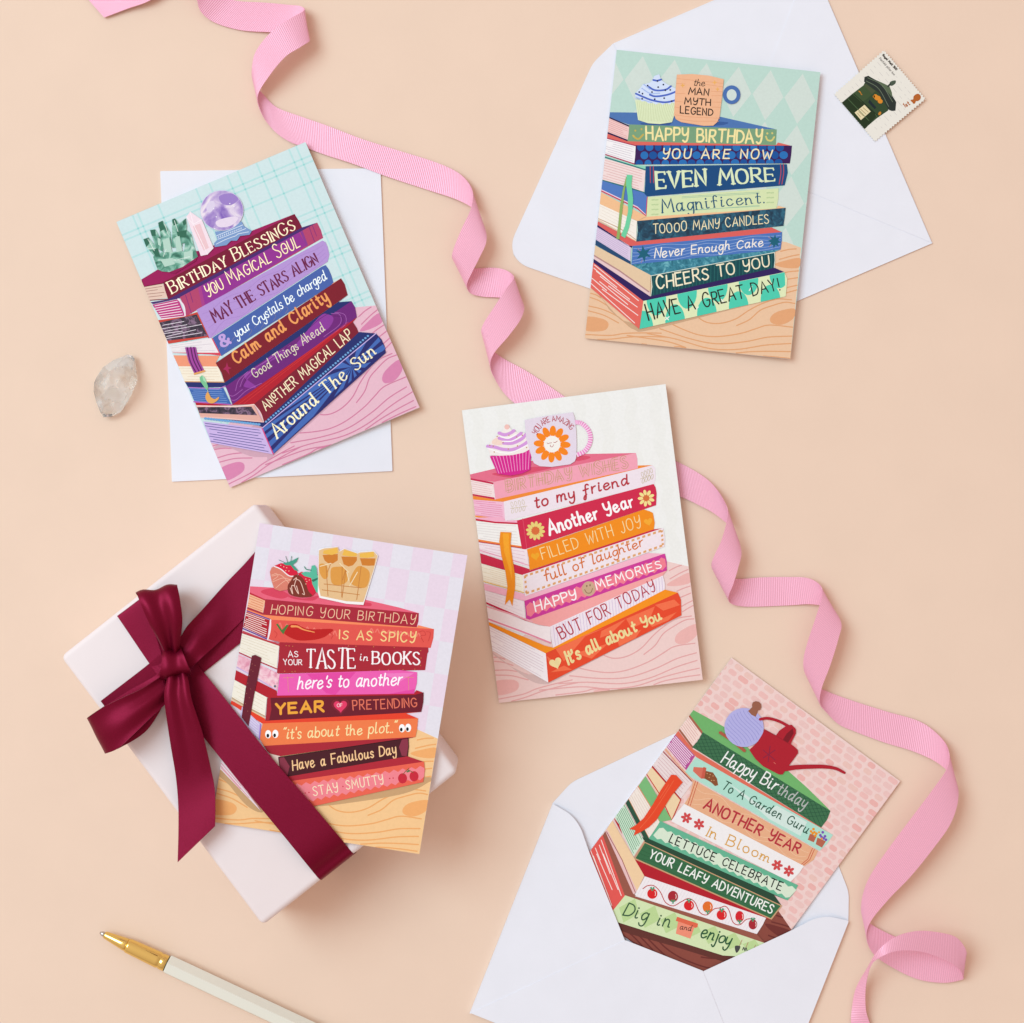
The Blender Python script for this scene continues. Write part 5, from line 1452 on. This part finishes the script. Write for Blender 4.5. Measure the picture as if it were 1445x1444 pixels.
for q in ('905,385 1060,375 1060,440 1010,472 960,470 925,440', '1095,400 1255,405 1255,440 1215,490 1170,503 1120,480'): d.p('#cf7d30', 'a ' + q)
d.p('#cf7d30', 'b 202,418 360,420 350,492 290,495 225,490')
for q in ('875,480 945,490 960,600 920,630 878,570', '990,530 1050,505 1140,520 1160,640 1090,690 1000,670'): d.p('#dd9a48', 'a ' + q, None, True)
d.p('#dd9a48', 'b 160,520 220,500 300,560 280,690 220,720 100,660', None, True)
for q in ('a 915,340 1055,310 1062,365 1000,385 910,372', 'a 1125,330 1255,370 1250,400 1180,400 1105,388', 'b 200,372 340,352 350,400 280,415 200,410'): d.p('#ecb850', q)
d.ll('#c47c3c', ['a 940,490 960,800', 'a 985,480 955,560', 'a 1105,500 1100,810', 'a 1140,530 1110,640', 'b 215,500 170,840', 'b 60,540 20,820', 'a 920,680 1300,720', 'a 900,740 1280,790'], .9)
d.ll('#f4dcb4', ['a 880,500 990,470', 'a 1080,470 1170,560', 'a 1180,700 1260,560', 'b 70,560 90,650'], 1.2, True)
art.finish('printed_drinks', c)
art.start(); d.p('#6b2130', 'c 268,74 290,68 332,88 312,200 285,330 245,552 198,492 225,300')
d.e('#b06a58', 'c 270,130 290,140 262,170 250,210 275,180 240,260 260,300 232,330 250,360 225,400 240,450', .5)
art.finish('printed_bookmark', c)

# ---------------------------------------------------------------- card 5: watering can
Q5 = [(1032.5, 928.2), (1270.4, 1102.6), (1029.8, 1431), (791.9, 1256.6)]
c, art = make_card('pink brick card with a red watering can, slid into an open envelope', Q5, .0016, .0021, .0008)
F5 = {'a': (930, 920, .1385), 'b': (1080, 970, .14543), 'c': (820, 1120, .18), 'd': (980, 1120, .1869), 'e': (640, 1040, .2797)}
d = Draw(art, F5)
art.start(); art.polyp('#eed0cb', Q5)
random.seed(11)
cls = {k: [] for k in ('#ecbdb8', '#ebc2bd', '#eac3ba', '#eab3ad', '#eac4bf')}
for r in range(26):
    v = .006 + r * .0256
    u = -.05 + random.random() * .05
    while u < 1.02:
        w_ = random.uniform(.040, .056)
        key = random.choices(list(cls), (4, 5, 3, 1.3, 4))[0]
        vv = v + random.uniform(-.003, .003)
        hh = .0185
        rc = .009
        P = [art.uv(u + rc, vv), art.uv(u + w_ - rc, vv), art.uv(u + w_ - .003, vv + .003), art.uv(u + w_, vv + hh / 2), art.uv(u + w_ - .003, vv + hh - .003), art.uv(u + w_ - rc, vv + hh), art.uv(u + rc, vv + hh), art.uv(u + .003, vv + hh - .003), art.uv(u, vv + hh / 2), art.uv(u + .003, vv + .003)]
        cls[key].append(P); u += w_ + .012
art.frame(0, 0, 1)
for k, q in cls.items(): art.polys(k, q)
art.finish('printed_wall', c)
table(art, 'printed_table', c, mixed(F5, 'c 60,900 d 610,860 640,895 738,1036') + [Q5[2], Q5[3]], '#8b4a3f', '#6d322e', '#713430', 1.3,
      mixed(F5, 'c 200,960 275,1000 700,1130 1110,1252 d 440,1290 d 360,1300 c 1090,1310 700,1190 300,1070'), '#64352f')
def f():
    d.p('#72b26c', 'a 330,615 345,590 700,785 b 0,740 225,815 400,970 545,1112 632,1200 a 440,822 310,638')
    d.pg('a 296,652 434,834 342,962 213,776', '#f2d8cf', '#d9a49c', 6, .7); d.p('#a8644e', 'a 308,634 444,812 434,838 296,654'); d.p('#a06048', 'a 208,780 345,962 342,988 198,798')
    d.p('#3f6f4d', 'a 444,818 b 632,1200 600,1285 542,1362 a 338,972 400,900')
    qa = [Vector(q) for q in mixed(F5, 'a 444,822 b 628,1202 b 540,1356 a 345,970')]
    LL = []
    for k in range(-4, 26):
        for s_ in (4, -4):
            u0, u1 = k / 24, (k + s_) / 24
            a_, b_ = 0.0, 1.0
            if not (0 <= u0 <= 1): a_ = ((0 if u0 < 0 else 1) - u0) / (u1 - u0)
            if not (0 <= u1 <= 1): b_ = ((0 if u1 < 0 else 1) - u0) / (u1 - u0)
            if a_ >= b_ or a_ < 0 or b_ > 1: continue
            f2 = lambda t: qa[0].lerp(qa[1], u0 + (u1 - u0) * t).lerp(qa[3].lerp(qa[2], u0 + (u1 - u0) * t), t)
            LL.append([f2(a_), f2(b_)])
    art.frame(0, 0, 1); art.lines('#26503a', LL, .6)
book(c, art, f, lambda: (d.t('Happy Bir', 'a 622,1124 b 84,1012', 19.5, 2.1, '#f4f4f2', slant=.12, gap=.16, xh=1.12), d.t('thday', 'b 100,1024 372,1182', 17.5, 1.9, '#b9c2c0', slant=.12, gap=.16, xh=1.12, m=FOIL)))
def f():
    d.p('#de6e5a', 'a 192,800 340,988 b 542,1362 648,1428 a 380,1072 165,842')
    d.pg('a 163,842 366,1060 276,1204 73,960', '#b54c94', '#f2dcea', 8, 1.2)
    d.p('#b0ddcd', 'a 376,1072 d 1046,312 1000,380 944,432 a 255,1236 310,1160'); d.p('#d3e6de', 'a 700,1330 d 560,130 620,90 850,215 800,320 d 560,190')
    d.p('#d6705c', 'a 352,1172 470,1182 468,1290 425,1290 345,1215'); d.p('#c85c4a', 'a 452,1172 482,1182 470,1292 428,1292')
    d.p('#8a5030', 'a 475,1212 550,1230 590,1290 602,1358 570,1368 530,1330 462,1290'); d.e('#d9a878', 'a 490,1240 520,1250 510,1280 550,1265 560,1310 535,1310', .7)
    d.p('#b5654e', 'd 872,302 922,322 900,368 855,348'); d.p('#b5654e', 'd 928,332 992,360 962,408 915,382')
    d.e('#e8952c', 'd 880,285 898,268 905,292 920,302 892,300 912,318', 1.9); d.e('#7a52b4', 'd 950,315 968,292 985,322 960,330 992,348 975,338', 1.9); d.e('#e8a040', 'd 940,292 960,340', 1.5)
book(c, art, f, lambda: d.t('To A Garden Guru', 'a 625,1392 b 402,1428', 14, 1.7, '#2e5644', slant=.1, gap=.2, xh=1.1))
def f():
    d.p('#e3a584', 'a 70,985 255,1232 352,1312 340,1325 60,1002')
    d.pg('e 1055,76 1206,232 1146,312 1000,147', '#ead9d8', '#cfa8ac', 6, .6); d.l('#9c2430', 'e 1055,72 1200,222', 1.2); d.l('#9c2430', 'e 1002,146 1146,314', 1.4)
    d.p('#e6ae88', 'a 350,1306 d 932,432 900,500 826,548 c 808,82 850,20')
    d.contour('#f0c6a4', 'a 380,1320 d 880,420 d 800,535 c 840,85', 3, .2, .6)
    d.ll('#c8503c', ['a 372,1318 c 835,90', 'a 395,1325 c 855,95', 'd 905,422 870,500 815,545', 'd 890,414 855,495 800,540'], .9)
book(c, art, f, lambda: d.t('ANOTHER ¥EAR', 'c 948,118 d 782,462', 18, 3.0, '#b5323e', gap=.22, h1=16.5, jit=.04, slant=.05))
def f():
    d.p('#edd2aa', 'e 1000,152 1148,322 1102,420 975,190'); d.ll('#c43a34', ['e 975,190 1040,290 1100,420', 'e 1000,150 1146,318 1102,418'], 1.4)
    d.p('#f0ecec', 'c 808,80 d 826,546 790,600 722,668 c 705,216 750,150')
    for sp, r0 in (('c 826,190', .2), ('c 924,240', .5), ('d 624,540', .1), ('d 712,584', .6)): d.daisy('#cf4a4c', None, sp, 6, 4.5, 2.1, 1, r0)
book(c, art, f, lambda: d.t('In Bloom', 'c 972,332 d 560,528', 16.5, 1.9, '#dfa94a', serif=.09, gap=.22, h1=15.5, xh=1.05, m=FOIL))
def f():
    d.p('#7cb97a', 'e 968,198 1100,418 1040,430 934,246'); d.pg('e 930,250 1040,430 986,512 884,312', '#f1e5db', '#dfc9bc', 6, .6); d.l('#d99468', 'e 930,248 1036,420', 1.2); d.l('#d99468', 'e 884,316 984,508', 1.2)
    d.p('#67b492', 'c 620,214 d 782,692 750,750 702,806 c 528,352 575,290')
    d.zig('#d8e6d0', 'c 612,262 d 768,720', 'c 565,335 d 718,790', 17, 1.6)
book(c, art, f, lambda: d.t('LETTUCE CELEBRATE', 'c 682,378 d 650,738', 13.5, 1.9, '#1f2622', gap=.3, h1=13, jit=.03))
def f():
    d.p('#2f5440', 'e 882,314 986,512 968,526 868,334'); d.p('#2c4a38', 'c 470,340 528,352 d 702,806 600,765 655,842 c 492,378 460,330')
    d.pg('e 864,338 962,526 910,606 814,402', '#cfe4cf', '#4f9a6c', 8, .8); d.l('#e0a898', 'e 962,524 908,608', 1.2)
    d.p('#c99f78', 'c 495,376 d 662,845 582,952 c 414,512'); d.p('#396c48', 'c 500,386 d 650,848 576,940 c 426,506')
    d.contour('#2c5a3a', 'c 505,392 d 640,846 d 572,932 c 435,504', 4, .08, .5)
book(c, art, f, lambda: d.t('YOUR LEAF¥ ADVENTURES', 'c 522,502 d 580,912', 14, 2.0, '#f4f6f0', gap=.22, jit=.03))
def f():
    d.p('#b4222e', 'c 418,514 d 582,952 545,945 c 505,660 470,600'); d.p('#efcda4', 'e 800,420 910,610 962,700 926,778 772,470'); d.p('#e8c0c0', 'e 776,468 926,776 905,800 765,480'); d.l('#a86860', 'e 772,478 850,620 916,782', 1.2); d.p('#b4222e', 'e 805,405 835,440 850,490')
    d.p('#f0e9ec', 'c 500,648 d 540,938 515,990 470,1060 c 416,802 460,720')
    d.stripes('#e2d8de', 'c 505,655 d 530,940 d 470,1050 c 425,800', 40, .5)
    wv = 'c 484,745 520,722 570,722 620,770 660,850 720,880 780,850 840,822 890,850 930,930 985,950 1040,905 d 190,862 230,850 260,880 290,970 340,990 390,950 430,945 450,950'
    d.l('#b8302c', wv, 1.2, True)
    for i, (sp, col) in enumerate((('c 558,784', '#d8262a'), ('c 720,806', '#a82a34'), ('c 845,876', '#d8262a'), ('c 992,888', '#e2702c'), ('d 205,915', '#d8262a'), ('d 340,928', '#d42630'), ('d 440,986', '#a82a34'))):
        d.e(col, sp, 7.2 if i < 5 else 6, 7.2 if i % 2 == 0 else 8)
        x, y = mixed(F5, sp)[0]
        yy = y - 7 if i in (0, 2, 4, 6) else y + 7
        art.polys('#3f9a70', [[(x - 4, yy - 1), (x, yy + 1.5), (x - 1, yy - 3)], [(x + 4, yy - 1), (x, yy + 1.5), (x + 1, yy - 3)], [(x - 1.5, yy + 3), (x, yy - 1), (x + 1.5, yy + 3)]])
        art.lines('#f6dcd4', [[(x + 3.6, y - 3.5), (x + 4.6, y), (x + 3.8, y + 3)]], .9, True)
book(c, art, f)
def f():
    d.p('#98594a', 'e 765,476 905,790 920,800 c 418,802 d 470,1060 532,1128 c 345,796 e 862,806 750,500')
    d.p('#e25a54', 'e 752,494 866,806 806,882 680,570')
    d.ll('#f8e8e2', ['e 745,520 846,800', 'e 735,545 790,690', 'e 722,590 800,770', 'e 715,560 740,620', 'e 755,590 830,770', 'e 705,600 798,850', 'e 690,570 780,800'], 1.0)
    d.p('#d3e3b4', 'c 345,796 d 532,1128 512,1200 440,1235 c 1111,1268 275,1004 246,920')
    for k in range(7):
        u = k / 7.0
        qa = [Vector(q) for q in mixed(F5, 'c 345,796 d 532,1128 d 505,1235 c 250,990')]
        g = lambda a, b: qa[0].lerp(qa[1], a).lerp(qa[3].lerp(qa[2], a), b)
        art.polyp('#bcd696', [g(u, .5), g(u + .07, 0), g(u + .14, .5), g(u + .07, 1)])
    d.p('#e0684c', 'c 752,964 916,1018 912,1046 894,1052 742,996'); d.p('#ee9076', 'c 760,1000 888,1046 856,1136 742,1096')
    d.ll('#b0806c', ['d 358,1105 338,1150', 'd 404,1122 388,1160', 'd 460,1142 438,1190'], .9); d.p('#4a4a4a', 'd 305,1150 345,1152 330,1190 312,1198', None, True); d.ll('#3c3c3c', ['d 362,1180 372,1160 380,1185 388,1162 400,1198'], 1.2, True); d.l('#3c3c3c', 'd 440,1215 428,1195 410,1210 405,1232', 1.2, True)
book(c, art, f, lambda: d.t('Dig in', 'c 318,955 690,1058', 19.5, 2.1, '#3a5a40', slant=.16, gap=.2, xh=1.1), lambda: d.t('and', 'c 768,1062 862,1078', 9, 1.1, '#5a3a34', slant=.2, gap=.12), lambda: d.t('enjoy', 'd 32,1085 262,1152', 19, 2.3, '#2e5a3c', slant=.16, gap=.1, xh=1.15))
art.start()
d.l('#ad5a44', 'a 622,822 740,900 868,1006', 4.2);
d.e('#b3b0e2', 'a 865,770', 27.8, 27.6)
LL = []
for k in range(-5, 6):
    L = []
    for j in range(15):
        t = -1 + 2 * j / 14
        x = k / 5.6 * 26.5; 
        xx = x + 5 * math.sin(t * 2.2)
        if xx * xx + (t * 27) ** 2 > 27.0 ** 2: continue
        a_ = -.45
        cx_, cy_ = mixed(F5, 'a 865,770')[0]
        L.append((cx_ + xx * math.cos(a_) - t * 27 * math.sin(a_), cy_ + xx * math.sin(a_) + t * 27 * math.cos(a_)))
    if len(L) > 2: LL.append(L)
art.frame(0, 0, 1); art.lines('#8f8ccc', LL, .6, True)
d.p('#98604c', 'a 905,602 932,578 948,562 946,535 955,512 985,502 1015,508 1038,530 1042,560 1030,588 1002,600 998,630 982,662 940,640')
art.finish('printed_bottle', c)
art.start()
d.l('#ae2230', 'a 1030,686 1100,676 1180,692 1250,720 1330,765', 4.0, True)
d.l('#ae2230', 'b 190,790 300,775 480,768 600,772 690,790 765,828', 7.2, True, None, 3.6)
d.p('#ae2230', 'a 1072,785 1190,850 1225,800 1300,748 1350,742 1392,785 1394,830 1340,936 1412,996 1416,1030 1320,1160 1285,1205 1258,1248 1220,1248 1060,1165 980,1090 918,998 1000,920 1050,840')
d.p('#7d1c26', 'a 1360,780 1370,830 1310,930 1260,895 1300,830'); d.l('#98202c', 'a 1075,800 1200,860 1330,940', .9)
d.ll('#8a2440', ['a 1060,1000 1180,1100', 'a 1130,960 1110,1120', 'a 1180,1000 1060,1080'], 1.2); d.l('#d86a60', 'a 1168,1125 1185,1140', .9)
art.finish('printed_watering_can', c)
art.start(); d.p('#e54a2a', 'e 1098,190 1122,192 1156,228 1100,295 1058,362 1022,420 985,455 945,478 908,498 918,470 886,464 925,440 960,408 1005,340 1045,268')
d.ll('#f07850', ['e 1110,220 1060,300 1000,390 940,460', 'e 1085,240 1040,310'], .5, True)
art.finish('printed_bookmark', c)
